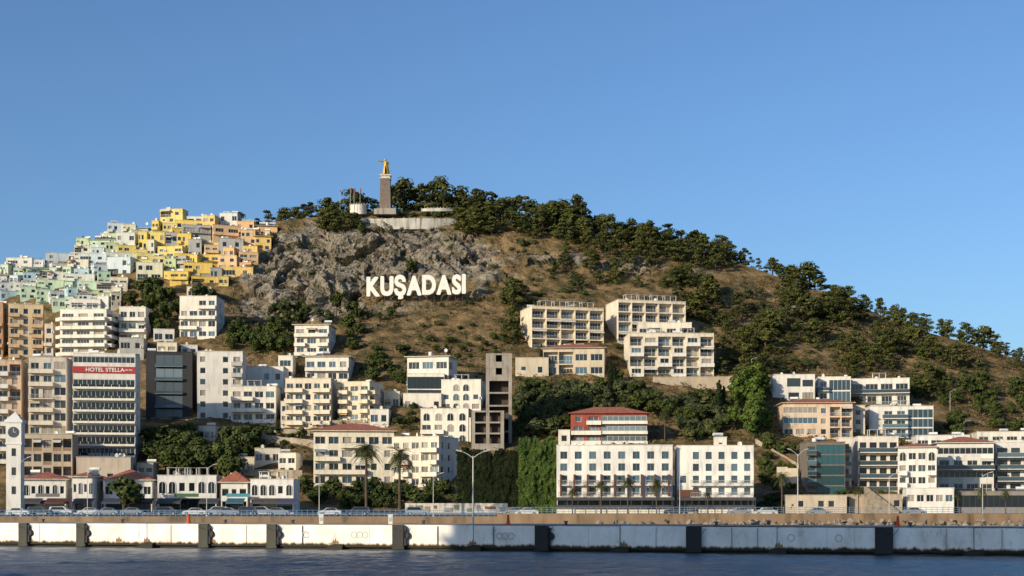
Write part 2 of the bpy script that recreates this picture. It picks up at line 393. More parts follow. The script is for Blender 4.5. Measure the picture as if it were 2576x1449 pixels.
def building(label,px0,px1,yt,yb,rows,col=WH,yaw=0,D=11,d=None,roof='flat',side=None,par=.7,frame=None,awn=.12,rail='rail',bd=1.3,gls=None,
             balcol=None,clutter=2,name='apartment_building',cat='building',sink=6,mull=1.2,detail=True,group=None,rh=1.7,mat=None,roofcol=None,rec=True,perg=0):
    if rec: RECTS.append((px0,px1,yt,yb))
    pc=(px0+px1)/2
    d=d or dist(pc,yb)
    phi=math.atan((1288-pc)/F); th=math.radians(yaw)+.55*phi; tr=math.radians(yaw)-.45*phi
    H=(yb-yt)/F*d; TW=(px1-px0)/F*d*math.cos(phi)
    W=(TW-D*abs(math.sin(tr)))/math.cos(tr)
    if W<2.5: D=max(2.0,(TW-3*math.cos(tr))/max(.01,abs(math.sin(tr)))); W=3.0
    xr=X(px1,d)-W/2*math.cos(tr)/math.cos(phi) if tr>=0 else X(px0,d)+W/2*math.cos(tr)/math.cos(phi)
    yr=d+abs(math.sin(th))*W/2
    root=ob(name,None,None,(xr*(yr/d),yr,Z(yb,yr)),th,label,cat,group)
    wm=mat or surf('plaster',col,.9,.22); st=dict(par=par,detail=detail,glass=gls,frame=frame or FW,bd=bd,awn=awn,rail=rail,sink=sink,mull=mull,
        balm=surf('plaster',balcol,.9,.2) if balcol else wm)
    mb=MB(); n=len(rows)
    facade(root,mb,(-W/2,0,0),(1,0,0),(0,-1,0),W,H,rows,st)
    sd=side or ['.'+random.choice(['w.','s.','ws','.s'])]*n
    if len(sd)<n: sd=(sd*n)[:n]
    st2=dict(st); 
    facade(root,mb,(-W/2,D,0),(0,-1,0),(-1,0,0),D,H,sd,st2)
    facade(root,mb,(W/2,0,0),(0,1,0),(1,0,0),D,H,sd,st2)
    mb.face([(W/2,D,-sink),(-W/2,D,-sink),(-W/2,D,H),(W/2,D,H)])
    ob('wall',mb.mesh('wall',[wm]),root)
    rb=MB()
    if roof=='flat':
        rb.face([(-W/2,0,H-par),(W/2,0,H-par),(W/2,D,H-par),(-W/2,D,H-par)],1)
        o=.12; t=.25
        rb.box(-W/2-o,W/2+o,-o,t,H,H+.12); rb.box(-W/2-o,W/2+o,D-t,D+o,H,H+.12); rb.box(-W/2-o,-W/2+t,t,D-t,H,H+.12); rb.box(W/2-t,W/2+o,t,D-t,H,H+.12)
        rf=ob('roof',rb.mesh('roof',[surf('plaster',roofcol,.9,.2) if roofcol else wm,CONC]),root)
        zc=H-par
    else:
        o=.7; a,b2=-W/2-o,W/2+o; c,e=-o,D+o; q=min(W/2+o,D/2+o)
        rb.box(a,b2,c,e,H,H+.12,1)
        z0=H+.123; rr=rh
        if W>=D: r1=(a+q,(c+e)/2,z0+rr); r2=(b2-q,(c+e)/2,z0+rr)
        else: r1=((a+b2)/2,c+q,z0+rr); r2=((a+b2)/2,e-q,z0+rr)
        A,B_,C_,E_=(a,c,z0),(b2,c,z0),(b2,e,z0),(a,e,z0)
        if W>=D: fs=[(A,B_,r2,r1),(B_,C_,r2),(C_,E_,r1,r2),(E_,A,r1)]
        else: fs=[(A,B_,r1),(B_,C_,r2,r1),(C_,E_,r2),(E_,A,r1,r2)]
        for f in fs: rb.face(f,0)
        rf=ob('roof',rb.mesh('roof',[TILE,wm]),root); zc=H+.4
    for k in range(perg): ob('pergola',partmesh('pe',m_perg),root,(-W/2+2.5+(W-5)*(k+.5)/perg,1.2,zc))
    for k in range(clutter):
        r=R_(); x=U_(-W/2+1,W/2-1) if W>3 else 0; y=U_(.8,max(1,D*.5)); 
        if roof!='flat': y=D/2; 
        if r<.4: ob('solar_water_heater',partmesh('so',m_solar),root,(x,y,zc),U_(-.5,.5))
        elif r<.62: ob('satellite_dish',partmesh('di',m_dish),root,(x,y,zc+(.6 if roof!='flat' else 0)),U_(-1,1))
        elif r<.82: ob('chimney',partmesh('ch',m_chim),root,(x,y,zc+(.5 if roof!='flat' else 0)))
        else: ob('water_tank',partmesh('ta',m_tank),root,(x,y,zc))
    return root,W,H,yr
# ---------------------------------------------------------------- text
def textmesh(s,size,ext,mat,offset=0.0,sx=1.0,align='CENTER'):
    cu=bpy.data.curves.new('t','FONT'); cu.body=s; cu.size=size; cu.extrude=ext; cu.offset=offset; cu.align_x=align
    o=bpy.data.objects.new('t',cu); COL.objects.link(o); bpy.context.view_layer.update()
    me=bpy.data.meshes.new_from_object(o.evaluated_get(bpy.context.evaluated_depsgraph_get()))
    bpy.data.objects.remove(o)
    me.transform(Matrix(((sx,0,0,0),(0,0,-1,0),(0,1,0,0),(0,0,0,1)))); me.materials.clear(); me.materials.append(mat); return me
LET=surf('letter_paint',(.78,.76,.70),.6,.1)
def fatletter(ch,size,hh):
    # one letter thickened: shifted copies fused into one rounded solid
    base=textmesh(ch,size,.5,LET,hh*.02,.80)
    bm=bmesh.new(); r=hh*.042
    for k in range(8):
        a=k*math.pi/4; m2=base.copy(); m2.transform(Matrix.Translation((r*math.cos(a),0,r*math.sin(a)))); bm.from_mesh(m2)
    bmesh.ops.remove_doubles(bm,verts=bm.verts[:],dist=.0005)
    me=bpy.data.meshes.new('fat'); bm.to_mesh(me); bm.free()
    o=bpy.data.objects.new('fat',me); COL.objects.link(o)
    md=o.modifiers.new('r','REMESH'); md.mode='VOXEL'; md.voxel_size=.1
    bpy.context.view_layer.update(); out=bpy.data.meshes.new_from_object(o.evaluated_get(bpy.context.evaluated_depsgraph_get()))
    bpy.data.objects.remove(o)
    if len(out.vertices)<200: out=textmesh(ch,size,.5,LET,hh*.06,.80)
    out.materials.clear(); out.materials.append(LET); return out
def hill_sign():
    p=P(1047,752); d=p.y-2.6; root=ob('letter_sign',None,None,(X(1047,d),d,Z(752,d)),0,'large white block letters spelling KUŞADASI standing on the rocky hillside','sign')
    tot=250.0/F*d; hh=51.0/F*d; w=[];ms=[]
    for ch in 'KUŞADASI':
        me=fatletter(ch,hh/.73*.92,hh)
        for v in me.vertices:
            v.co.z+=hh*.05
            if v.co.z<0: v.co.z*=.65
        xs=[v.co.x for v in me.vertices]; x0,x1=min(xs),max(xs)
        me.transform(Matrix.Translation((-x0,0,0))); w.append(x1-x0); ms.append(me)
    gap=.14; k=(tot-gap*7)/sum(w); x=-tot/2
    for i,(me,ww) in enumerate(zip(ms,w)):
        me.transform(Matrix.Diagonal((k,1,1,1))); ob('letter',me,root,(x,0,.75+(x+tot/2)*.026+(.12 if i%3==1 else 0))); 
        x+=ww*k+gap
    b=MB()
    for i in range(14):
        xx=-tot/2+tot*(i+.5)/14; b.tube([(xx,.75,-2),(xx,.75,3.5)],[.06,.06],0,5); b.tube([(xx,3.0,-1),(xx,.75,3.2)],[.05,.05],0,5)
    b.box(-tot/2,tot/2,.6,.68,1.6,1.7); b.box(-tot/2,tot/2,.6,.68,3.0,3.1)
    ob('support_frame',b.mesh('support_frame',[FBR]),root)
hill_sign()
# ---------------------------------------------------------------- buildings
B=building
B('peach apartment block with white balconies',-40,72,905,1165,['LbL','Lbw']*4,PE,balcol=WH2)
B('pale apartment block with glazed balconies',72,184,898,1165,['bbG','bbG','rrG','bbG','bbG','bGG','bbG','bbb'],(.60,.53,.45),balcol=(.66,.58,.48))
r,W,H,d=B('white high-rise hotel with strip windows and red sign band',184,356,888,1180,['GGGG','....']+['GGGG']*7+['vvvv'],WH2,name='hotel_building',cat='hotel',balcol=WH2,mull=1.0,gls=GD,side=['.....','.....']+['..G..']*8,par=.4)
RED=surf('red_sign_band',(.42,.03,.03),.5,.15); PXM=F/d
b=MB(); b.box(-W/2-.1,W/2+.1,-.35,-.06,0,1.5); sg=ob('sign_board',b.mesh('sign_board',[RED]),r,(0,0,(1180-938)/PXM)); sg['label']='red sign band with white hotel lettering'
ob('sign_lettering',textmesh('HOTEL STELLA',1.3,.04,LET,.02,1.05),r,(0.2,-.42,sg.location.z+.28))
ob('sign_lettering',textmesh('wifi 252',.6,.03,LET,.01),r,(W/2-1.6,-.42,sg.location.z+.5))
fh_=(H-.4)/10
for k in range(8):
    b=MB(); z=k*fh_; b.box(-W/2,W/2,-1.1,-.95,-.1,.42); b.box(-W/2,W/2,-.949,-.01,-.1,.02); b.box(-W/2,W/2,-1.06,-1.0,.42,.95,1)
    for q in range(9): x=-W/2+(W-.1)*q/8; b.box(x,x+.1,-1.09,-.99,.423,1.0)
    ob('balcony',b.mesh('balcony',[surf('plaster',WH,.9,.2),GD]),r,(0,0,z+.1))
ob('sign_lettering',textmesh('+90 256 614 10 50',.9,.03,LET,.02),r,(0,-1.16,fh_*1+.45))
B('beige office building with brown frames',57,200,1092,1240,['LLvLL','vvLvv','LLvLL','vvvvv'],TAN,frame=FBR,balcol=(.30,.20,.13),rail='solid')
B('tan low annex with flat roof',192,345,1150,1240,['....','wwww','vvvv'],(.55,.46,.37),clutter=3)
r,W,H,d=B('modern near-black building with grey glazed floors',367,497,885,1060,['.GGG.','.GGG.','.GGG.','.GGG.','.GGG.'],(.035,.036,.04),par=.4,frame=FD,gls=GL,rail='glass',D=13,side=['..'],bd=.9,mull=1.9)
for k in range(1,5):
    b=MB(); b.box(-W*.3,W*.3,-.8,-.01,0,.14); b.box(-W*.3,W*.3,-.8,-.75,.143,.8,1); ob('balcony',b.mesh('balcony',[FG,GB]),r,(0,0,k*(H-.4)/5))
B('white corner apartment block with side balconies',496,622,884,1060,['w.wb','w.wb','w.wb','w.wb','w.wb','w.wb'],WH2,D=13,balcol=(.5,.47,.43))
B('white flat-roofed house with four windows',600,728,922,1000,['w.ww','w.wv'],WH,yaw=-4)
B('white stepped apartment house with terraces',582,708,972,1064,['bbvv','bbbv','vvbb'],WH,yaw=-3,bd=1.6,perg=1)
B('white narrow apartment house with tiled roof',741,846,817,894,['bbb','bvb','bbb'],WH,yaw=-8,roof='hip',rh=.8)
B('white house with tiled roof and long balcony',768,893,897,962,['bbbb','bvvb'],WH,roof='hip',rh=1.0,yaw=-6)
B('white apartment block with four rows of balconies',718,850,952,1068,['bbvbb','bbwbb','bbvbb','bbwbb'],(.80,.70,.54),yaw=-6,bd=1.5)
B('cream corner apartment house with balconies',853,967,960,1062,['bvb','bvb','bwb','bvb'],CR,yaw=-18,bd=1.5,side=['b.w'])
B('peach narrow apartment tower with balconies',21,113,765,900,['bwb','bwb','bwb','bwb','bwb'],YE,yaw=6,balcol=(.6,.42,.25))
B('white apartment tower with wraparound balconies',151,303,778,894,['bbb','bbb','bbb','bbb','bbb'],WH,yaw=-14,bd=1.5,side=['bb'],perg=2)
B('white rooftop penthouse block with terrace',175,265,752,800,['vv','vv'],WH,d=dist(220,880)+4,rec=False,clutter=1)
B('white villa with red railing balconies',300,387,772,864,['bbb','bbb','bbb'],WH,yaw=-6,roof='flat')
B('small grey flat-roofed house',300,373,850,912,['vw','ww'],(.42,.41,.38))
B('white stepped house with terraces',452,566,745,854,['..bb','bbbb','bbvv','vvbb'],WH,yaw=-8)
B('white small house with rooftop terrace',470,540,722,770,['vw','bb'],CR,rec=False)
B('cream small house above the lane',395,455,862,905,['vv','ww'],CR,clutter=1)
for (x0,x1,yt,yb,rw,c) in ((112,153,815,895,['w','b','w'],(.62,.52,.42)),(700,745,895,955,['v','b'],WH),(455,498,868,890,['ww'],WH2),(560,600,900,960,['w','w'],(.6,.57,.52)),(705,760,1010,1066,['vv','bb'],WH2),
    (640,705,1128,1168,['vwv'],(.66,.60,.50)),(700,762,1140,1196,['vv','ww'],WH),(596,640,1150,1196,['vv'],CR),(965,1012,985,1030,['bv'],CR),(930,985,1030,1070,['vw'],WH2),(500,560,1072,1110,['vvw'],(.6,.55,.47)),(386,440,828,862,['vb'],WH2),
    (345,400,1165,1215,['vv','vv'],(.6,.53,.43)),(1155,1190,1052,1118,['w','w'],WH)):
    B('small %s infill house between apartment blocks'%('white' if c in (WH,WH2) else 'cream'),x0,x1,yt,yb,rw,c,clutter=1,D=8,yaw=random.choice([-8,-3,5]),name='town_house',cat='house')
B('brown-orange house at hillside street',-30,22,760,900,['ww','bb','ww','bb','ww'],(.48,.28,.17))
B('white modern villa with dark windows',1024,1120,940,1012,['FFF','FFF'],WH,frame=FD,side=['.'],yaw=0,D=9,bd=1.0,gls=GD,clutter=0)
B('white terrace base of villa',1014,1112,990,1035,['w..w'],WH,clutter=0,D=7,par=.9,rec=False)
B('white and brick villa wing with tiled roof',1024,1152,897,1000,['vvv','gvv','ggv'],WH,d=dist(1085,1012)+3,roof='hip',rh=.8,yaw=-12,side=['v.'],rec=False)
B('white house with arched windows and terrace',1110,1222,955,1035,['.aa.','waaw','vaav'],WH,yaw=-6,par=.9,perg=1)
B('white terraced house with round arches',1058,1192,1028,1118,['aaaa','bbaa','vvaa'],WH,yaw=-6)
B('cream apartment block with tiled hip roof',786,992,1084,1225,['vvbbvv','bbvvww','bbbbww','vvbbww'],(.80,.72,.57),roof='hip',rh=1.9,D=13,bd=1.1,yaw=4)
B('white apartment block with stained walls',985,1157,1098,1228,['wwvbb','wbvvb','wbvbb','wwvbb'],(.78,.70,.57),yaw=-22,D=12,side=['ww.'],clutter=3,d=322)
B('long cream apartment block with recessed balconies',1306,1520,772,878,['LLLLL','LLLLL','LLLLL','LLLLL'],(.78,.67,.50),yaw=16,D=13,rail='rail',clutter=4,side=['.'],balcol=WH,par=.5,perg=4)
B('long cream apartment block with stepped roof',1521,1726,756,860,['LLLLL','LLLLL','LLLLL','LLLLL'],(.78,.69,.55),yaw=16,D=13,rail='rail',clutter=4,side=['.'],balcol=WH,par=.5,perg=4)
B('white terraced apartment block with many balconies',1566,1796,838,948,['LbLLbL','bLLbLL','LLbLLb','bLLbLL'],(.76,.68,.55),yaw=6,D=13,rail='rail',clutter=4,balcol=WH2,side=['w.'],perg=2)
B('white rooftop storey with terrace',1600,1740,812,850,['vbbv'],(.75,.68,.56),d=dist(1680,948)+5,clutter=5,rec=False)
B('cream villa with red tiled roof and pillars',1366,1526,876,948,['LLvv','vLvv'],(.60,.51,.38),roof='hip',rh=1.8,yaw=-4,D=13,rail='rail')
B('low beige garden house',1296,1380,900,946,['ww'],(.6,.52,.39),clutter=0)
B('small cream retaining house under apartments',1640,1840,948,975,['.......'],(.46,.38,.28),clutter=0,par=.2,name='terrace_wall',cat='wall',D=4)
r,W,H,d=B('red apartment building with white balcony bands and tiled roof',1432,1628,1040,1118,['wbGGG','bbGGG','bbGGG'],(.34,.08,.055),roof='hip',rh=1.9,D=12,rec=True,balcol=WH,clutter=0,mull=1.4,yaw=0,par=.2,gls=GL,side=['.w'])
for k in range(3):
    b=MB(); b.box(-W*.1,W/2+.1,-1.0,-.01,0,.16); b.box(-W*.1,W/2+.1,-1.0,-.93,.163,.75); ob('balcony',b.mesh('balcony',[surf('plaster',WH,.9,.2)]),r,(0,0,k*(H-.2)/3+.03))
B('small white annex beside red building',1404,1434,1082,1118,['w'],WH,clutter=0,D=6)
# white waterfront hotels
BRK=surf('brown_brick',(.13,.055,.038),.9,.3)
def hotel(label,x0,x1,yt,rows,d,pil,fls,nb,offb,side=None):
    r,W,H,d=B(label,x0,x1,yt,1280,rows,(.80,.78,.72),d=d,D=12,name='hotel_building',cat='hotel',side=side,clutter=1,frame=FG,detail=False,par=.8,gls=GB,sink=1)
    zf=(H-.8)/5
    if pil:
        b=MB(); b.box(-.17,.17,-1.25,-.01,0,zf*2-.5); pm=b.mesh('pillar',[BRK])
        for k in range(9): ob('pillar',pm,r,(-W/2+.9+k*(W-1.8)/8,0,zf+.2))
    for fl in fls:
        for k in range(nb):
            x=-W/2+offb*W+((1-offb)*W)*(k+.5)/nb; ob('balcony',balmesh(2.3,1.2,'rail',surf('plaster',WH2)),r,(x,0,zf*fl+.03))
    b=MB(); b.box(-W/2,W/2,-4.5,-.01,zf*.9,zf*.97); b.box(-W/2,W/2,-4.5,-4.4,zf*.7,zf*.9); b.box(-W/2,W/2,-4.45,-4.3,0,.8)
    for k in range(12): x=-W/2+k*(W-.12)/11; b.box(x,x+.12,-4.29,-4.15,0,zf*.89)
    ob('canopy',b.mesh('canopy',[FD]),r); return r,W,H,zf
hotel('long white waterfront hotel with dark ground floor',1395,1692,1120,['pppppppp','pppppppp','pppppppp','pppppppp','########'],298,True,(1,2),8,0,['w.w'])
r,W,H,zf=hotel('white hotel wing with brick entrance',1693,1896,1121,['.ppppp','.ppppp','pppppp','.ppppp','######'],298.5,False,(1,2),5,1/6)
b=MB(); b.box(-W/2+.2,-W/2+4.5,-.8,-.01,zf,zf*1.6); ob('entrance_porch',b.mesh('entrance_porch',[BRK]),r)
B('small white lift house on hotel roof',1795,1828,1100,1125,['s'],WH,d=303,D=4,clutter=1,rec=False,sink=1)
# right cluster
B('white modern villa block with shutters',1928,2050,942,1012,['.Gv','.vv'],(.76,.73,.66),yaw=4,frame=FD)
B('white modern villa with terrace',2048,2140,948,1012,['gFF','gFF'],(.76,.73,.66),yaw=0,gls=GB)
B('white modern apartment with deep terraces',2132,2288,952,1020,['gggg','rrrr'],(.74,.70,.64),bd=1.8,yaw=-4,gls=GD,perg=1)
B('pinkish villa with red tiled roof',1952,2145,1014,1100,['GGGwLL','GGGwLL','vvvwLL'],(.70,.54,.40),roof='hip',rh=1.4,yaw=4,gls=None,rail='rail')
B('white villa with glass balustrades',2168,2348,1022,1100,['.ggFF','.ggFF','vggFF'],(.76,.73,.67),yaw=3,gls=GB,perg=1)
B('cream side wing of villa',2130,2176,1020,1098,['w','w','w'],(.68,.6,.48),clutter=0)
B('teal glass office building on a beige base',2010,2126,1112,1248,['gFFF','gFFF','gFFF','gFFF','.FFF'],(.20,.17,.14),gls=GT,frame=FD,yaw=4,D=10,side=['.'],par=.5)
B('low beige base building with doors',1968,2130,1246,1284,['.w.ww.'],(.55,.47,.36),d=303,clutter=0,D=7,par=.6)
B('white narrow terraced apartment with balconies',2104,2142,1102,1235,['g','g','g','g'],(.72,.66,.57),gls=GD,clutter=0,rec=False)
B('white apartment with dark loggias',2136,2260,1098,1235,['gggg','gggg','gggg','gggg'],(.74,.68,.60),gls=GD,frame=FD,bd=2.0,yaw=4,roof='flat',perg=1)
B('white ornate villa with arched balcony',2256,2356,1125,1255,['avva','bvvb','bvvb','vvvv'],(.76,.72,.66),yaw=-6,roof='hip',rh=1.0,d=311)
B('white restaurant building with tiled roof',2340,2500,1114,1240,['GGGG','gggg','GGGG','rrrr'],(.72,.69,.63),roof='hip',rh=1.6,gls=GD,bd=2.2)
B('white terrace building with dark bands',2484,2640,1112,1240,['gggg','gggg','gggg','gggg'],(.70,.67,.62),gls=GD,frame=FD,bd=2.2)
B('white balcony apartment beside villas',2290,2440,1095,1150,['gggg','gggg'],(.7,.68,.64),rec=False)
B('white stepped terrace storey above restaurant',2440,2600,1086,1140,['bbbb','gggg'],(.7,.66,.58),rec=False)
B('white low restaurant terrace with dark openings',2270,2400,1228,1270,['vvvvv'],(.74,.71,.66),d=304,clutter=0,D=6,par=.9)
B('dark low bar building under terraces',2395,2640,1236,1278,['FFFFFF'],(.25,.22,.19),d=303,clutter=1,D=6,gls=GD,frame=FD)
B('beige stone terrace house with garden wall',2128,2270,1244,1284,['..w.w'],(.42,.34,.25),d=304,clutter=0,D=6,par=.6)
# seafront low row
def low(label,x0,x1,yt,rows,**k): return B(label,x0,x1,yt,1290,rows,(.76,.74,.69),d=k.pop('d',291),D=9,name='shop_building',cat='shop building',clutter=k.pop('clutter',1),sink=1,detail=False,awn=0,gls=GD,**k)
low('white arched shop building with tiled roof',57,182,1206,['awawaw','######'],roof='hip',rh=1.6)
low('white shop building with small turret windows',182,262,1200,['wawa','####'],yaw=-6,roof='hip',rh=.9)
low('white seafront shop with wide tiled roof',262,396,1208,['vwvwv','#####'],roof='hip',rh=2.2,d=294)
low('white restaurant with roof terrace and parasols',396,556,1196,['aawwaa','######'],clutter=2,perg=3)
low('white shop building with tiled gable roof',556,632,1214,['vwv','###'],roof='hip',rh=2.4,d=293)
low('white corner shop building with arched balconies',630,756,1206,['aaawa','#####'],clutter=2,yaw=-5,perg=2)
for (x,w,col) in ((470,60,(.03,.10,.04)),(600,60,(.04,.22,.28)),(120,60,(.1,.1,.12)),(330,70,(.07,.07,.09))):
    b=MB(); ww=w/F*290; b.box(-ww/2,ww/2,-.12,0,0,.7); 
    s=ob('shop_sign',b.mesh('shop_sign',[surf('sign_board',col,.5,.1)]),None,(X(x,289.5),289.5,Z(1250,290)),0,'plain coloured sign board above a seafront shopfront','sign')
def mkaw(w):
    b=MB(); b.face([(-w/2,0,.8),(w/2,0,.8),(w/2,-2.2,0),(-w/2,-2.2,0)]); b.face([(-w/2,-2.2,0),(w/2,-2.2,0),(w/2,-2.2,-.35),(-w/2,-2.2,-.35)]); b.box(-w/2,-w/2+.08,-2.15,-2.08,-2.35,-.36); b.box(w/2-.08,w/2,-2.15,-2.08,-2.35,-.36); return b
for (x,w,ci) in ((85,50,(.05,.05,.06)),(150,60,(.09,.03,.03)),(215,50,(.06,.06,.07)),(290,55,(.04,.05,.08)),(360,60,(.06,.05,.05)),(430,60,(.04,.06,.06)),(530,50,(.04,.05,.06)),(595,45,(.04,.12,.16)),(670,60,(.07,.06,.06)),(725,50,(.05,.06,.12))):
    ww=w/F*290; ob('shop_awning',mkaw(ww).mesh('shop_awning',[surf('awning_cloth',ci,.8,.2)]),None,(X(x,289),289,4.9),0,'dark cloth awning over the shop pavement','awning')
# unfinished concrete towers
def frame_tower(label,x0,x1,yt,yb,d,nf,D=9,bays=1,solid=0):
    W=(x1-x0)/F*d; H=(yb-yt)/F*d; fh=H/nf; root=ob('unfinished_building',None,None,(X((x0+x1)/2,d),d,Z(yb,d)),0,label,'building'); RECTS.append((x0,x1,yt,yb))
    for k in range(nf+1):
        b=MB(); b.box(-W/2,W/2,0,D,k*fh-.2,k*fh+.2); ob('floor_slab',b.mesh('floor_slab',[CONC]),root)
    n=bays+1
    for k in range(nf):
        for i in range(n):
            x=-W/2+.45+(W-.9)*i/bays; b=MB(); z1=(k+1)*fh-.203; z0=k*fh+.203
            b.box(x-.42,x+.42,.02,.8,z0,z1); ob('pillar',b.mesh('pillar',[CONC]),root)
        if k>=nf-solid:
            b=MB(); b.box(-W/2+.88,-W/2+W*.38,.1,.3,z0,z1); b.box(W/2-W*.38,W/2-.88,.1,.3,z0,z1); b.box(-W/2+W*.38+.003,W/2-W*.38-.003,.1,.3,z0,z0+fh*.35)
            ob('front_wall',b.mesh('front_wall',[CONC]),root)
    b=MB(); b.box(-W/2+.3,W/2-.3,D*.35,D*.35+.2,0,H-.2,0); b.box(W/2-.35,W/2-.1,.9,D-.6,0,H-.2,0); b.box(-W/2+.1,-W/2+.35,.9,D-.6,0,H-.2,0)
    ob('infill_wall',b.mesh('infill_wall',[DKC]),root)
    b=MB(); b.box(-W/2,W/2,0,D,-5,-.205); ob('base',b.mesh('base',[CONC]),root)
frame_tower('unfinished bare concrete tower with open floors',1222,1288,891,1118,dist(1255,1118),7,solid=2)
frame_tower('unfinished concrete building frame',1186,1268,1035,1118,dist(1255,1118)-6,3,6,2)
# ---------------------------------------------------------------- coloured hillside houses
def hcol(px,py):
    v=px+ (py-650)*-.2+U_(-50,50)
    if py<590 and px>380: 
        return random.choice([(.38,.60,.60),(.42,.60,.66),(.7,.72,.66),(.76,.64,.22)]) if px<640 else (.40,.6,.58)
    if v<170: return random.choice([(.64,.72,.74),(.48,.65,.72),(.72,.70,.64),(.54,.69,.50),(.6,.63,.64),(.58,.71,.56)])
    if v<300: return random.choice([(.70,.72,.66),(.48,.66,.50),(.60,.68,.42),(.60,.69,.72),(.70,.65,.52),(.56,.69,.54)])
    if v<410: return random.choice([(.56,.66,.34),(.77,.66,.26),(.70,.68,.50),(.58,.63,.57),(.77,.61,.18),(.56,.67,.46)])
    if v<555: return random.choice([(.79,.59,.15),(.77,.64,.26),(.79,.57,.14),(.77,.62,.22),(.44,.44,.41),(.76,.64,.30)])
    return random.choice([(.78,.51,.27),(.78,.54,.30),(.79,.48,.23),(.79,.56,.20)])
def cname(c):
    r,g,b_=c
    if r>.7 and g<.565 and b_>.19: return 'peach orange'
    if r>.7 and b_<.35: return 'yellow'
    if b_>.68 and r<.6: return 'pale blue'
    if g>r and b_<.6: return 'pale green'
    if r<.5 and g<.5: return 'grey'
    if r<.5: return 'turquoise'
    return 'white'
rows_=[(582,402,655),(599,262,692),(616,250,694),(633,188,680),(650,180,655),(667,110,645),(684,15,640),(702,-10,632),(720,-10,575),(738,-10,330),(756,-10,300),(774,120,300)]
nh=0
for (py,x0,x1) in rows_:
    px=x0+U_(0,12)
    while px<x1-16:
        w=random.choice([32,38,46,58,76])*U_(.9,1.1); 
        if px+w>x1+8: w=max(24,x1-px)
        b_=py+U_(-5,5); h=random.choice([24,28,33,40,48])*U_(.9,1.15); c=hcol(px+w/2,b_)
        if px<260: h=min(h,32)
        if b_>600 and px>570 and R_()<.55: h*=1.3
        if not(330<px+w/2<440 and b_>715):
            nfl=1 if h<28 else (2 if h<52 else 3)
            rows=[random.choice(['w.w','vw','wv.','bb','bw.','ww','.w','vv','w.v','Lw','rr','sw.']) for _ in range(nfl)]
            building('small %s painted house with flat roof on the hillside'%cname(c),px,px+w,b_-h,b_,rows,c,yaw=random.choice([-16,-10,-5,0,5,10,18]),D=U_(4.5,7),clutter=random.choice([0,1,1,2,3]),
                name='hillside_house',cat='house',sink=3,detail=True,awn=.08,group='painted houses crowded on the hillside',mat=surf('painted_plaster',c,.9,.25),side=['.w'],rail='rail',bd=.9,par=.5,rec=False,roof='flat' if R_()<.93 else 'hip',rh=.7); nh+=1
        px+=w*U_(.84,1.02)
RECTS.append((-50,650,560,775))
# ---------------------------------------------------------------- trees
BARK=surf('bark',(.10,.07,.05),.95,.3,3)
LP=leafmat('pine_needles',(.026,.038,.012),(.12,.13,.040)); LB=leafmat('broad_leaves',(.022,.038,.012),(.10,.125,.038)); LO=leafmat('olive_leaves',(.035,.05,.02),(.13,.145,.065))
LG=leafmat('bright_leaves',(.03,.06,.012),(.12,.17,.035)); LC=leafmat('cypress_leaves',(.010,.02,.008),(.035,.05,.018)); LPA=leafmat('palm_leaves',(.03,.045,.015),(.12,.13,.05),2)
LI=leafmat('ivy_leaves',(.025,.05,.012),(.10,.15,.035),.35); LK=leafmat('shade_toned_creeper',(.006,.011,.005),(.02,.03,.012))  # last creeper colour darkened to stand for the neighbouring block's cast shadow
def mk_pine(seed,h=8.5,wd=3.4):
    random.seed(seed); t=MB(); lean=U_(-1.3,1.3); top=(lean,U_(-.4,.4),h*.82)
    t.tube([(0,0,-1.5),(lean*.2,0,h*.3),(lean*.5,0,h*.55),top],[.24,.18,.14,.05],0,6)
    c=MB(); n=random.randint(14,22); base=U_(.06,.26); pk=U_(.2,.45)
    for k in range(n):
        f=(k+.5)/n; z=h*(base+(.97-base)*f); rr=wd*(1.0-.85*abs(f-pk)**1.1)*(1.08-.4*f); an=k*2.4+U_(-.9,.9); r=rr*U_(.2,1.15)
        p=(lean*f+r*math.cos(an),r*math.sin(an),z+U_(-.6,.6)); q=(lean*f*.6,0,z-.9)
        t.tube([q,p],[.08,.03],0,4,False)
        c.blob(p,U_(.65,1.55),72,.25,0,U_(.45,.7))
    c.blob((lean,0,h*.93),.8,45,.25,0,.8)
    return t.mesh('trunk',[BARK]),c.mesh('crown',[LP])
def mk_broad(seed,mat,h=7.0,wd=2.8,n=15,lf=.3):
    random.seed(seed); t=MB(); t.tube([(0,0,-1.5),(U_(-.2,.2),0,h*.25),(U_(-.4,.4),0,h*.6)],[.25,.2,.08],0,6); c=MB()
    for k in range(n):
        d=Vector((random.gauss(0,1),random.gauss(0,1),random.gauss(0,.8))).normalized()*U_(.35,1.1)
        p=(d.x*wd*.8,d.y*wd*.8,h*.52+d.z*h*.36); t.tube([(0,0,h*.3),p],[.1,.03],0,4,False)
        c.blob(p,U_(.7,1.35),80,lf,0,.85)
    return t.mesh('trunk',[BARK]),c.mesh('crown',[mat])
def mk_cyp(seed,h=9):
    random.seed(seed); t=MB(); t.tube([(0,0,-1.5),(0,0,h*.8)],[.2,.05],0,6); c=MB()
    for k in range(14):
        f=k/13; c.blob((U_(-.15,.15),U_(-.15,.15),.8+f*(h-1)),.95*(1-f)**.5+.12,70,.22,0,1.2)
    return t.mesh('trunk',[BARK]),c.mesh('crown',[LC])
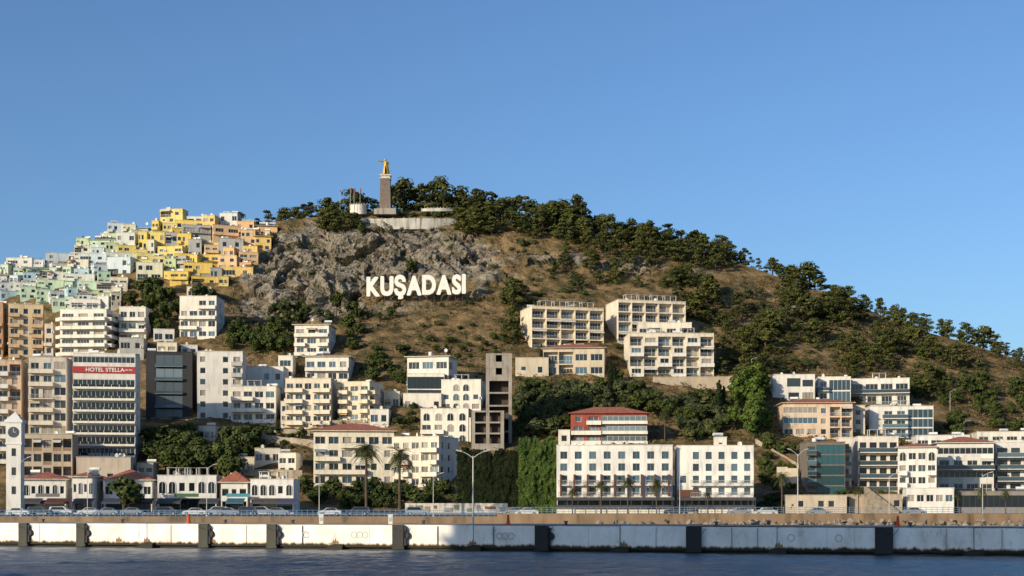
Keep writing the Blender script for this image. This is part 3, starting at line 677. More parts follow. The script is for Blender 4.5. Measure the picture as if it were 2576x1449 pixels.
def mk_palm(seed,h=11,fl=2.9):
    random.seed(seed); t=MB(); t.tube([(0,0,-.5),(.1,0,h*.4),(.05,0,h*.8),(0,0,h)],[.3,.22,.2,.3],0,8); c=MB()
    for k in range(56):
        an=k*2.4; el=U_(-1.0,1.2); pts=[]
        L=fl*U_(.8,1.1)
        for s in range(6):
            f=s/5; r=L*f*math.cos(el*(1-f*.5)); z=L*f*math.sin(el)-1.1*f*f*L*.5; pts.append(Vector((r*math.cos(an),r*math.sin(an),h+z)))
        side=Vector((-math.sin(an),math.cos(an),0))
        for s in range(5):
            for q in range(3):
                a=pts[s].lerp(pts[s+1],q/3); w=.65*math.sin(math.pi*min(1,(s+q/3+.7)/6)) ; dr=(pts[s+1]-pts[s])*.3
                for sg in (-1,1): c.face([a,a+dr*.7,a+dr*1.4+side*sg*w+Vector((0,0,-.25*w))],0)
    return t.mesh('trunk',[BARK]),c.mesh('crown',[LPA])
TREES={'pine':[(mk_pine(s,7.2+s%4*.9,3.1+.35*(s%3)),7.2+s%4*.9) for s in range(1,13)],
 'broad':[(mk_broad(20+s,LB),7.4) for s in range(5)],'olive':[(mk_broad(30+s,LO if s<3 else LB,5.5,2.8,14,.26),6.0) for s in range(4)],
 'bright':[(mk_broad(40+s,LG,10,2.6,22,.28),10.3) for s in range(3)],'cypress':[(mk_cyp(50+s),9.3) for s in range(2)],
 'palm':[(mk_palm(60+s),12) for s in range(3)],'bush':[(mk_broad(70+s,LB,2.6,1.6,8,.2),3.2) for s in range(3)],'dry':[(mk_broad(75+s,LO,2.6,1.6,7,.2),3.2) for s in range(2)]}
TN={'pine':('pine_tree','pine','dark green pine tree on the dry hillside'),'broad':('leafy_tree','tree','dark leafy tree among the houses'),
 'olive':('olive_tree','tree','grey-green olive tree on the terrace slope'),'bright':('poplar_tree','tree','tall bright green leafy tree on the slope'),
 'cypress':('cypress_tree','tree','slim dark cypress tree'),'palm':('palm_tree','palm','tall palm tree with drooping fronds on the seafront'),
 'bush':('bush','bush','rounded green bush on the slope'),'dry':('bush','bush','grey-green scrubby bush on the slope')}
TN2={'pine':'pines covering the hill','broad':'leafy trees between the houses','olive':'olive trees on the slope','bright':'tall bright green trees','cypress':'cypress trees','palm':'palm trees','bush':'bushes on the slope','dry':'bushes on the slope'}
random.seed(5)
CNT={}
def tree(kind,px,py,hpx,d=None,z=None):
    (tm,cm),h=random.choice(TREES[kind]); d=d or dist(px,py); zz=Z(py,d) if z is None else z; s=hpx/F*d/h
    CNT[kind]=CNT.get(kind,0)+1; nm,cat,lb=TN[kind]
    wq=s*(U_(1.0,1.5) if kind=='pine' else U_(.9,1.3)) if kind not in('palm','cypress') else s
    r=ob(nm,None,None,(X(px,d),d,zz-.3),U_(0,6.28),lb,cat,TN2[kind],scale=(wq,wq,s))
    ob('trunk',tm,r); ob('crown',cm,r); return r
placed=[]
def ok(px,py,h,hw=18,sx=20,sy=12,chk=True):
    if chk:
        for (a,b_,c,e) in RECTS:
            if a-hw<px<b_+hw and c+4<py<e+h*.8: return False
    for (x,y) in placed:
        if abs(x-px)<sx and abs(y-py)<sy: return False
    placed.append((px,py)); return True
RECTS.append((915,1180,690,752)); RECTS.append((905,1170,530,572)); RECTS.append((1650,1695,1040,1105))
def scatter(kind,n,x0,x1,fy,h0,h1,sx=20,sy=12,chk=True,hw=14,cl=None):
    c=0
    for _ in range(n*16):
        if c>=n: break
        px=U_(x0,x1); a,b_=fy(px); py=U_(a,b_); h=h0+(h1-h0)*R_()**1.5
        if cl is not None and noise.noise(Vector((px*.010,py*.02,2.5)))<cl+U_(-.15,.15): continue
        if ok(px,py,h,hw,sx,sy,chk): tree(kind,px,py,h); c+=1
for px in range(1010,1830,18):
    s=S(px); dd=RR(px)+U_(1,9); h=U_(48,82)*(1+.2*math.sin(px*.045)) if px<1480 else U_(36,64); tree('pine',px+U_(-10,10),s,h+(24 if 1070<px<1120 else 0),d=dd,z=Z(s,RR(px))-.3)
for px in list(range(825,955,22))+list(range(600,800,24)):
    s=S(px); dd=RR(px)+U_(4,14); tree('pine',px+U_(-6,6),s,U_(54,86) if px>810 else U_(36,58),d=dd,z=Z(s,RR(px))-.5)
px=1838
while px<2610:
    s=S(px); dd=RR(px)+U_(0,4); h=U_(26,50)+38*max(0,noise.noise(Vector((px*.012,0,0)))+.15); tree('pine',px,s,h,d=dd,z=Z(s,RR(px))-.3); px+=random.choice([11,15,20,34])
scatter('pine',44,1180,1830,lambda x:(S(x)+4,S(x)+44),44,72,20,8)
scatter('pine',6,815,890,lambda x:(S(x)+15,S(x)+42),46,66,16,8,False)
scatter('pine',4,1150,1200,lambda x:(572,590),50,66,14,8,False)
scatter('pine',20,1380,1830,lambda x:(640,735),36,60,24,11,cl=-.04)
scatter('pine',100,1690,2610,lambda x:(max(S(x)+8,652),min(1010,S(x)+240)),34,70,18,7,cl=-.12)
scatter('pine',7,1278,1330,lambda x:(740,870),44,66,14,12)
scatter('broad',36,355,640,lambda x:(1080,1215),60,105,20,10)
scatter('broad',16,325,450,lambda x:(725,850),50,75,16,9,False)
scatter('broad',18,395,740,lambda x:(852,892),44,66,18,9)
scatter('broad',18,680,905,lambda x:(780,885),38,60,20,12)
scatter('broad',5,905,1290,lambda x:(800,880),20,36,24,12)
scatter('olive',80,1305,1835,lambda x:(985,1112),44,66,19,9)
scatter('broad',22,1305,1835,lambda x:(955,1050),44,64,22,10)
scatter('bright',11,1836,1945,lambda x:(1010,1135),85,130,18,16)
scatter('pine',12,1800,1935,lambda x:(850,1000),44,66,18,10)
scatter('broad',10,895,1020,lambda x:(890,985),34,58,20,12)
scatter('broad',40,2290,2610,lambda x:(960,1105),36,56,18,8)
scatter('broad',12,960,1060,lambda x:(1020,1090),20,36,16,10)
scatter('broad',12,600,790,lambda x:(1070,1160),24,44,20,10)
scatter('bush',18,830,1150,lambda x:(1225,1280),30,48,14,8,False)
scatter('broad',14,1900,2010,lambda x:(1110,1240),34,60,16,12)
scatter('broad',8,2110,2260,lambda x:(1240,1285),24,36,16,10,False)
scatter('bush',10,1905,2010,lambda x:(1255,1286),24,40,14,10,False)
scatter('bush',12,2260,2576,lambda x:(1262,1286),16,26,16,10,False)
scatter('dry',80,640,1400,lambda x:(600,1000),9,20,20,10)
scatter('dry',120,1300,2500,lambda x:(S(x)+50,980),10,26,18,9)
scatter('bush',24,1000,1300,lambda x:(850,1080),12,26,16,10)
for px,py,h in ((1535,1000,95),(1545,985,75),(1808,1060,110),(1820,1055,90),(1362,900,40),(1300,865,60),(1795,655,48)): tree('cypress',px,py,h)
tree('broad',310,1288,112,d=283); tree('broad',500,768,66); tree('broad',1035,690,46); tree('broad',520,765,55)
for px,h,dd in ((922,190,272),(1006,175,270)): tree('palm',px,1290,h,d=dd,z=2.4)
tree('palm',1672,1116,86)
for px,h in ((1440,72),(1512,90),(1580,98),(1652,92),(1780,62),(1967,112),(2160,75),(2470,75),(2410,60),(2530,66)): tree('palm',px,1290,h,d=282,z=2.4)
for px in (985,1115): tree('palm',px,S(px)+4,66)
scatter('broad',18,760,1150,lambda x:(1245,1285),38,74,20,8,False)
# ---------------------------------------------------------------- scrub (uncountable)
def scrub():
    b=MB(); random.seed(9)
    for _ in range(14000):
        px=U_(560,2620); py=U_(S(px)+6,1150) 
        m=rockmask(px,py)
        if m>.5 and R_()<.7: continue
        if noise.noise(Vector((px*.012,py*.03,0)))<U_(-.6,.3): continue
        p=P(px,py,.2); r=U_(.3,1.2)
        for k in range(8):
            d=Vector((U_(-1,1),U_(-1,1),U_(0,1))); b.leaf(p+d*r,d+Vector((0,0,.4)),.22*U_(.6,1.3),0 if R_()<.85 else 1)
    ob('scrub',b.mesh('scrub',[leafmat('scrub_leaves',(.032,.04,.016),(.13,.115,.05),.12),surf('dry_twigs',(.28,.19,.10))]),label='low dry scrub and grass tufts on the hillside',cat='scrub',kind='stuff')
scrub()
# ---------------------------------------------------------------- ivy walls
def ivy(x0,x1,yt,yb,d,mat,label,sz=.3,n=9000,rough=1.0):
    b=MB(); W=(x1-x0)/F*d; H=(yb-yt)/F*d
    for _ in range(n):
        x=U_(-W/2-.6,W/2+.6); z=U_(0,H*1.15); nn=noise.noise(Vector((x*.5,z*.28,d))); y=(nn*1.1-.6+noise.noise(Vector((x*1.3,z*.9,1)))*.7)*rough
        top=H*(1-.16*noise.noise(Vector((x*.5,0,3)))-.12*abs(noise.noise(Vector((x*1.6,0,8)))))
        if z>top or abs(x)>W/2+noise.noise(Vector((z*.7,5,0)))*.9: continue
        b.leaf(Vector((x,y,z)),Vector((U_(-.9,.9),-1,U_(-.3,.9))),sz*U_(.6,1.2))
    r=ob('ivy_wall',None,None,(X((x0+x1)/2,d),d,Z(yb,d)),0,label,'ivy wall')
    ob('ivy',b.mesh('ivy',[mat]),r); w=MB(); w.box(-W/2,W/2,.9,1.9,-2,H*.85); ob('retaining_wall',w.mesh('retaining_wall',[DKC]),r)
ivy(1305,1400,1102,1288,304,LI,'tall retaining wall covered in bright green ivy')
ivy(1150,1306,1132,1288,309,LK,'tall retaining wall under creeper coloured dark for building shade',rough=.5)
# ---------------------------------------------------------------- walls on slope
STONE=surf('rubble_stone',(.42,.35,.26),.95,.4,1.2,False,.6)
def slopewall(x0,y0,x1,y1,hpx,label,m=STONE,t=.5):
    a=P(x0,y0); c=P(x1,y1); h=hpx/F*a.y; b=MB(); o=a
    L=(c-a); n=max(2,int(L.length/3)); 
    for i in range(n):
        p=a+L*(i/n)-o; q=a+L*((i+1)/n)-o; hh=h*U_(.94,1.05)
        v=[(p.x,p.y,p.z-2),(q.x,q.y,q.z-2),(q.x,q.y,q.z+hh),(p.x,p.y,p.z+hh)]; w=[(k[0],k[1]+t,k[2]) for k in v]
        b.face(v); b.face([v[3],v[2],w[2],w[3]]); b.face([v[0],v[3],w[3],w[0]]); b.face([v[1],v[2],w[2],w[1]])
    ob('stone_wall',b.mesh('stone_wall',[m]),None,o,0,label,'wall')
slopewall(640,1110,790,1128,20,'rubble stone retaining wall above the seafront'); slopewall(600,1085,780,1092,10,'low stone wall along hillside lane')
slopewall(560,1200,760,1205,22,'pale stone wall behind the shops'); slopewall(1300,945,1380,945,14,'cream garden wall',surf('plaster',CR))
slopewall(1000,1010,1120,1012,10,'white garden wall',surf('plaster',WH)); slopewall(1900,1115,2010,1180,12,'sloping stone garden wall'); slopewall(2165,1275,2260,1275,28,'stone wall beside the stairs')
slopewall(2400,1090,2620,1105,8,'roadside stone wall'); slopewall(1955,1225,2008,1225,50,'beige wall beside glass building',surf('plaster',CR))
slopewall(350,1060,500,1066,10,'long stone wall along the hillside lane'); slopewall(820,1066,960,1066,9,'low pale wall under the apartments')
slopewall(760,1240,1150,1240,12,'long low stone wall under the seafront bushes')
b=MB(); o=P(2240,1278); 
for k in range(22): b.box(k*.32-7,k*.32-6.68,0,2.0,-.5,(22-k)*.24)
ob('staircase',b.mesh('staircase',[STONE]),None,(o.x,o.y-6.6,2.9),0,'stone staircase climbing the retaining wall','stairs')
# ---------------------------------------------------------------- statue
STO=surf('brown_granite',(.22,.175,.145),.85,.3,1.5,False,.5); PST=surf('pale_stone',(.62,.58,.52),.9,.2)
def gold():
    m,nt,p=newmat('gilded_bronze'); n=noisetex(nt,1.2,5); r=ramp(nt,n.outputs['Fac'],[(.3,(.22,.13,.03,1)),(.65,(.62,.38,.07,1))]); nt.links.new(r.outputs[0],p.inputs['Base Color'])
    p.inputs['Metallic'].default_value=.45; p.inputs['Roughness'].default_value=.5; return m
dS=514.0; zg=Z(529,dS); xS=X(970,dS)
def statue():
    k=F/dS; W=26/k; Hp=88/k; r=ob('monument_pedestal',None,None,(xS,dS,zg),0,'tall brown stone block pedestal with pale cap','monument')
    b=MB(); w0,w1=W/2*1.08,W/2*.93
    n=14
    for i in range(n):
        z0=Hp*.88*i/n; z1=Hp*.88*(i+1)/n-.06; a=w0+(w1-w0)*i/n; b.box(-a,a,-a,a,z0,z1); b.box(-a+.06,a-.06,-a+.06,a-.06,z1,z1+.06)
    ob('shaft',b.mesh('shaft',[STO]),r)
    b=MB(); b.box(-w1*1.12,w1*1.12,-w1*1.12,w1*1.12,Hp*.88,Hp*.91); b.box(-w1*.95,w1*.95,-w1*.95,w1*.95,Hp*.91,Hp*.96); b.box(-w1*1.15,w1*1.15,-w1*1.15,w1*1.15,Hp*.96,Hp)
    ob('cap',b.mesh('cap',[PST]),r)
    b=MB(); b.box(-4,4,-3,3,-2,.0); b.box(-3,3,-2.6,2.5,.0,.25); ob('base_step',b.mesh('base_step',[CONC]),r)
    V=[(0,0,.95),(0,0,1.15),(0,0,1.38),(0,0,1.52),(0,-.02,1.62),(0,-.02,1.74),
       (-.2,0,1.43),(-.46,-.06,1.46),(-.68,-.12,1.52),(-.8,-.14,1.54),(.21,0,1.42),(.32,.04,1.16),(.24,-.12,.98),
       (-.11,0,.88),(-.14,-.04,.5),(-.15,-.02,.1),(-.17,-.18,.05),(.11,0,.88),(.14,.06,.5),(.15,.08,.1),(.17,-.1,.05)]
    E=[(0,1),(1,2),(2,3),(3,4),(4,5),(2,6),(6,7),(7,8),(8,9),(2,10),(10,11),(11,12),(0,13),(13,14),(14,15),(15,16),(0,17),(17,18),(18,19),(19,20)]
    rad=[.15,.14,.17,.07,.12,.09,.10,.085,.065,.055,.09,.07,.05,.11,.08,.055,.05,.11,.08,.055,.05]
    me=bpy.data.meshes.new('figure'); me.from_pydata(V,E,[]); o=bpy.data.objects.new('figure',me); COL.objects.link(o)
    md=o.modifiers.new('s','SKIN'); 
    for i,q in enumerate(rad): me.skin_vertices[0].data[i].radius=(q,q*.85)
    me.skin_vertices[0].data[0].use_root=True
    o.modifiers.new('u','SUBSURF').levels=2
    bpy.context.view_layer.update(); m2=bpy.data.meshes.new_from_object(o.evaluated_get(bpy.context.evaluated_depsgraph_get())); bpy.data.objects.remove(o)
    m2.materials.clear(); G=gold(); m2.materials.append(G); s=43/k/1.8
    st=ob('statue',m2,None,(xS,dS,zg+Hp),0,'gilded bronze statue of a man pointing sideways, on a pedestal','statue',scale=(s*1.1,s*1.1,s))
    b=MB(); nn=18; prev=None
    for lv,(z,rx,ry) in enumerate([(1.42,.2,.15),(1.2,.21,.17),(1.0,.22,.18),(.7,.27,.24),(.4,.32,.28),(.12,.37,.32)]):
        ring=[]
        for j in range(nn):
            a=2*math.pi*j/nn+math.pi*1.5+.35; f=1+.07*math.sin(j*2.3)*(1.4-z); 
            ring.append((.03+rx*f*math.cos(a),.03+ry*f*math.sin(a),z))
        if prev:
            for j in range(nn-2 if z<1 else nn): b.face([prev[j],prev[(j+1)%nn],ring[(j+1)%nn],ring[j]])
        prev=ring
    ob('cloak',b.mesh('cloak',[G]),st)
statue()
def arcwall(x0,x1,yt,yb,dc,de,label,m,foot=1.2):
    b=MB(); n=40; pts=[]
    for i in range(n+1):
        f=i/n; px=x0+(x1-x0)*f; d=dc+(de-dc)*(2*f-1)**2; sl=(2*f-1)**2*4; pts.append((X(px,d),d,Z(yb,d)-foot,Z(yt+sl*.5,d)))
    for p,q in zip(pts,pts[1:]):
        b.face([(p[0],p[1],p[2]),(q[0],q[1],q[2]),(q[0],q[1],q[3]),(p[0],p[1],p[3])]); b.face([(p[0],p[1],p[3]),(q[0],q[1],q[3]),(q[0],q[1]+.5,q[3]),(p[0],p[1]+.5,p[3])])
        b.face([(p[0],p[1]+.5,p[2]),(q[0],q[1]+.5,q[2]),(q[0],q[1]+.5,q[3]),(p[0],p[1]+.5,p[3])])
    for i in range(0,n+1,4):
        p=pts[i]; b.box(p[0]-.1,p[0]+.1,p[1]-.1,p[1]+.2,p[3]+.003,p[3]+.35)
    ob('terrace_wall',b.mesh('terrace_wall',[m]),None,(0,0,0),0,label,'wall')
CHALK=surf('whitewashed_stone',(.60,.57,.51),.9,.5,.6)
arcwall(905,1182,549,573,508,513.5,'curved whitewashed retaining wall round the monument terrace',CHALK,.5)
arcwall(880,922,514,530,513,515,'white parapet panel beside the flagpoles',surf('plaster',WH)); arcwall(1060,1140,523,530,514,516,'white low parapet behind the terrace',CHALK,.2)
for px,py,h in ((893,574,42),(912,584,30),(1160,574,44),(1185,580,60),(1120,546,22),(1070,544,18),(1010,543,18),(940,544,20),(1200,592,56),(1100,548,26),(1040,546,16),(1150,552,34)): tree('pine' if h>33 else 'bush',px,py,h)
for px in range(930,1170,26): tree('dry',px,580+U_(0,6),U_(8,15))
for i,px in enumerate((858,884,893,908)):
    s=515; r=ob('flagpole',None,None,(X(px,s),s-3,Z(532,s)),0,'tall slim flagpole with hanging red flag' if i else 'tall slim lamp pole by the terrace','flagpole',group='flagpoles on the terrace')
    b=MB(); b.tube([(0,0,0),(0,0,8.6)],[.1,.05],0,6); ob('pole',b.mesh('pole',[RAILM]),r)
    if i:
        b=MB()
        for k in range(4): b.face([(k*.13,.05*(k%2),8.4-k*.35),((k+1)*.13,.05*((k+1)%2),8.4-(k+1)*.35),((k+1)*.10,.05*((k+1)%2),6.3-(k+1)*.1),(k*.10,.05*(k%2),6.3-k*.1)])
        ob('flag',b.mesh('flag',[surf('red_cloth',(.25,.035,.03))]),r)
# ---------------------------------------------------------------- pier
A=Vector((-57.5,158,0)); Bp=Vector((46.6,128,0)); dirp=(Bp-A).normalized(); nrm=Vector((dirp.y,-dirp.x,0))
if nrm.y>0: nrm=-nrm
angp=math.atan2(dirp.y,dirp.x)
def pierpt(px):
    k=(px-1288)/F; s=(k*A.y-A.x)/(dirp.x-k*dirp.y); return s
def piermat():
    m,nt,p=newmat('pier_concrete')
    n1=noisetex(nt,.5,8,(1,1,.6),rough=.65); r=ramp(nt,n1.outputs['Fac'],[(.28,(.52,.48,.42,1)),(.42,(.76,.73,.66,1)),(.58,(.88,.86,.80,1))])
    n5=noisetex(nt,.9,7,(1,1,.35),rough=.75); r5=ramp(nt,n5.outputs['Fac'],[(.32,(.70,.66,.58,1)),(.42,(1,1,1,1))])
    n2=noisetex(nt,1.0,6,(1,1,.12),rough=.7); 
    tc=N(nt,'ShaderNodeTexCoord'); sp=N(nt,'ShaderNodeSeparateXYZ'); nt.links.new(tc.outputs['Object'],sp.inputs[0])
    ad=N(nt,'ShaderNodeMath',operation='MULTIPLY_ADD'); ad.inputs[1].default_value=-1.0; nt.links.new(n2.outputs['Fac'],ad.inputs[0]); nt.links.new(sp.outputs[2],ad.inputs[2])
    r2=ramp(nt,ad.outputs[0],[(0,(.03,.03,.025,1)),(.03,(.12,.085,.05,1)),(.13,(.60,.48,.34,1)),(.25,(1,1,1,1))])
    mx=N(nt,'ShaderNodeMixRGB',blend_type='MULTIPLY'); mx.inputs[0].default_value=1; nt.links.new(r.outputs[0],mx.inputs[1]); nt.links.new(r2.outputs[0],mx.inputs[2])
    m3=N(nt,'ShaderNodeMixRGB',blend_type='MULTIPLY'); m3.inputs[0].default_value=1; nt.links.new(mx.outputs[0],m3.inputs[1]); nt.links.new(r5.outputs[0],m3.inputs[2])
    nt.links.new(m3.outputs[0],p.inputs['Base Color']); p.inputs['Roughness'].default_value=.85
    b=N(nt,'ShaderNodeBump'); b.inputs['Strength'].default_value=.3; b.inputs['Distance'].default_value=.1; nt.links.new(n1.outputs['Fac'],b.inputs['Height']); nt.links.new(b.outputs[0],p.inputs['Normal'])
    return m
PM=piermat()
pier=ob('pier',None,None,A,angp,'long white-painted concrete pier wall with stained waterline','pier')
b=MB(); joints=[pierpt(x) for x in (-250,-60,60,207,370,515,685,845,1005,1190,1365,1560,1745,1955,2225,2450,2700,2950)]
for s0,s1 in zip(joints,joints[1:]):
    o=U_(-.05,.12); b.box(s0+.05,s1-.05,o,9.0,.28,2.6+U_(-.05,.02))
b.box(joints[0],joints[-1],.4,8.9,-1,2.5)
ob('wall',b.mesh('wall',[PM]),pier)
b=MB(); b.box(joints[0],joints[-1],.15,8.8,2.63,2.66); ob('deck',b.mesh('deck',[surf('deck_concrete',(.4,.34,.27),.9,.3)]),pier)
for x in (370,845,1190,1560,1955,2450): 
    s=pierpt(x); b=MB(); b.box(-.9,.9,-.5,-.07,-.1,.42); b.box(-.9,.9,-.3,-.07,.42,.6); ob('ledge',b.mesh('ledge',[PM]),pier,(s,0,0))
RUST=surf('rust_stain',(.42,.25,.13),.9,.5,1.5)
for x in (100,350,430,620,760,930,1100,1240,1480,1650,1840,1905,2080,2150,2380,2520):
    s=pierpt(x); b=MB(); b.box(0,.022,-.062,.2,.5,2.5); ob('crack',b.mesh('crack',[CONC]),pier,(s,0,0))
for x in (75,370,535,845,300,1190,1570,1960,220,690):
    s=pierpt(x); b=MB(); w=.4
    b.face([(-w,-.066,.62),(w,-.066,.66),(w*.6,-.066,1.0),(w*.3,-.066,.8),(0,-.066,1.25),(-w*.3,-.066,.85),(-w*.7,-.066,1.1)]); ob('rust_stain',b.mesh('rust_stain',[RUST]),pier,(s,0,0))
RUB=surf('black_rubber',(.02,.02,.022),.7,.3); WOOD=surf('weathered_fender_board',(.08,.08,.065),.9,.4)
for i,(x,wpx) in enumerate(((62,24),(207,24),(515,26),(686,26),(1004,30),(1364,34),(1746,38),(2224,44))):
    s=pierpt(x); p=A+dirp*s; w=wpx/F*p.y; dark=x>900
    r=ob('rubber_fender',None,None,(p.x,p.y,0),angp,'black rubber fender with dark panel bolted on pier wall' if dark else 'weathered fender board with black rubber cylinder on pier wall','fender',group='fenders along the pier')
    b=MB(); b.box(-w/2,w/2,-.4,-.06,.35,2.62); b.box(-w/2-.05,w/2+.05,-.36,-.06,.1,.35); ob('panel',b.mesh('panel',[RUB if dark else WOOD]),r)
    if x<1500:
        b=MB(); b.tube([(w/2+.22,-.06,1.55),(w/2+.22,-.3,1.55)],[.4,.34],0,14); b.box(w/2,w/2+.25,-.3,-.06,.5,2.4); ob('rubber_cylinder',b.mesh('rubber_cylinder',[RUB]),r)
    b=MB(); b.tube([(-w/2,-.42,2.3),(w/2+.1,-.44,1.9),(w/2+.5,-.15,2.5)],[.03]*3,0,4); ob('chain',b.mesh('chain',[FD]),r)
for x,n in ((1271,3),(905,3),(768,1),(1990,1),(2110,1)):
    for q in range(n):
        s=pierpt(x)+(q-(n-1)/2)*.62; b=MB()
        for k in range(18):
            a=2*math.pi*k/18;a2=2*math.pi*(k+1)/18
            b.face([(r_*math.cos(t_),0,r_*1.05*math.sin(t_)) for r_,t_ in ((.34,a),(.34,a2),(.27,a2),(.27,a))])
        ob('painted_ring',b.mesh('painted_ring',[surf('faded_paint',(.45,.44,.41))]),pier,(s,-.06,1.55))
def deckpost(px,kind):
    s=pierpt(px); p=A+dirp*s+Vector((-nrm.x,-nrm.y,0))*1.2
    if kind=='red':
        r=ob('mooring_marker',None,None,(p.x,p.y,2.66),0,'orange-red marker post on the pier deck','marker post',group='markers on the pier'); b=MB()
        b.tube([(0,0,0),(0,0,.12),(0,0,.13),(0,0,.95),(0,0,1.05)],[.3,.3,.18,.1,.03],0,10); ob('post',b.mesh('post',[surf('orange_paint',(.65,.1,.03))]),r)
    else:
        r=ob('service_pedestal',None,None,(p.x,p.y,2.66),0,'white service pedestal box on the pier deck','pedestal',group='service pedestals on the pier'); b=MB()
        b.box(-.22,.22,-.2,.2,0,.9); b.box(-.28,.28,-.25,.25,.9,1.02); ob('cabinet',b.mesh('cabinet',[FW]),r)
        b=MB(); b.box(-.14,.14,-.215,-.203,.3,.7); ob('door',b.mesh('door',[RAILM]),r)
for x in (460,1270,2258): deckpost(x,'red')
for x in (797,972): deckpost(x,'w')
for x in (100,300,560,730,1060,1420,1800,2290):
    s=pierpt(x); p=A+dirp*s+Vector((-nrm.x,-nrm.y,0))*.6
    b=MB(); b.tube([(0,0,0),(0,0,.3),(0,0,.32),(0,0,.42)],[.16,.14,.25,.22],0,10); b.box(-.3,.3,-.25,.25,-.01,.04)
    ob('bollard',b.mesh('bollard',[FD]),None,(p.x,p.y,2.66),0,'black iron mooring bollard on the pier','bollard','bollards along the pier')
# ---------------------------------------------------------------- quay wall behind
QB=surf('brown_quay_stone',(.30,.205,.125),.95,.4,.5)
b=MB(); b.box(-300,X(1250,230),230,231,-1,2.55); b.box(X(1250,230)+.02,300,230,231,-1,3.02)
ob('quay_wall',b.mesh('quay_wall',[QB]),None,(0,0,0),0,'long brown stone quay wall under the promenade','wall')
b=MB()
for x0,x1,z in ((-110,X(1250,230.4),2.55),(X(1250,230.4)+.1,115,3.02)):
    x=x0
    while x<x1: b.box(x-.03,x+.03,230.3,230.36,z,z+1.05); x+=.9
    for zz in (.35,.7,1.05): b.tube([(x0,230.33,z+zz),(x1,230.33,z+zz)],[.035,.035],0,4)
ob('promenade_railing',b.mesh('promenade_railing',[surf('blue_rail_paint',(.16,.30,.48),.5,.15)]),None,(0,0,0),0,'pale blue metal railing along the promenade','railing')
b=MB(); random.seed(3)
for _ in range(420):
    px=U_(1850,2620) if R_()<.8 else U_(1500,1900); d=U_(218,229.5); x=X(px,d); z=(d-218)/11.5*1.7+U_(-.3,.3); r=U_(.35,.8)
    vs=[Vector((random.gauss(0,1),random.gauss(0,1),random.gauss(0,.8))).normalized()*r*U_(.8,1.1) for _ in range(9)]
    bm=bmesh.new(); [bm.verts.new(v) for v in vs]; h=bmesh.ops.convex_hull(bm,input=bm.verts[:]); 
    for f in bm.faces: b.face([v.co+Vector((x,d,z)) for v in f.verts])
    bm.free()
ob('riprap',b.mesh('riprap',[surf('boulder_stone',(.30,.25,.20),.95,.4,1,False)]),label='heap of rough boulders against the quay wall',cat='boulders',kind='stuff')
# ---------------------------------------------------------------- street lamps
def lampposts():
    LM=surf('lamp_post_paint',(.5,.5,.48),.5,.1)
    def mk(h,double):
        a=MB(); k=1.0 if double else .7; a.tube([(0,0,0),(0,0,.5),(0,0,h*.93)],[.13*k,.1*k,.055*k],0,8); a.box(-.2,.2,-.2,.2,-.02,.08)
        c=MB(); 
        for s in ((-1,1) if double else (1,)): c.tube([(0,0,h*.9),(s*.5,0,h*.95),(s*1.25,0,h)],[.05,.04,.035],0,6)
        l=MB()
        l.box(-.35,.35,-.13,.13,-.02,.06); l.box(-.28,.28,-.1,.1,-.06,-.023)
        return a.mesh('pole',[LM]),c.mesh('arm',[LM]),l.mesh('lamp_head',[LM])
    def put(px,yt,d,z,double,ms={}):
        h=Z(yt,d)-z; key=(round(h),double)
        if key not in ms: ms[key]=mk(round(h),double)
        a,c,l=ms[key]; r=ob('street_lamp',None,None,(X(px,d),d,z),0,'grey street lamp with two arms' if double else 'slim grey street lamp beside the road','street lamp','street lamps',)
        r.scale=(1,1,h/round(h)); ob('pole',a,r); ob('arm',c,r)
        for s in ((-1,1) if double else (1,)): ob('lamp_head',l,r,(s*1.45,0,round(h)),rot=(0,-s*.25,0))
    s=pierpt(1190); p=A+dirp*s; put(1190,1134,p.y+2.5,2.66,True)
    put(2007,1130,236,2.52,True)
    for px,yt in ((52,1150),(520,1168),(803,1175),(1090,1190),(1710,1190),(2237,1190),(2472,1188),(220,1180)): put(px,yt,240,2.52,False)
    for px,py,h in ((2390,1040,60),(2425,1100,42),(1890,940,40)):
        q=P(px,py); put(px,py-h,q.y,q.z,False)
lampposts()
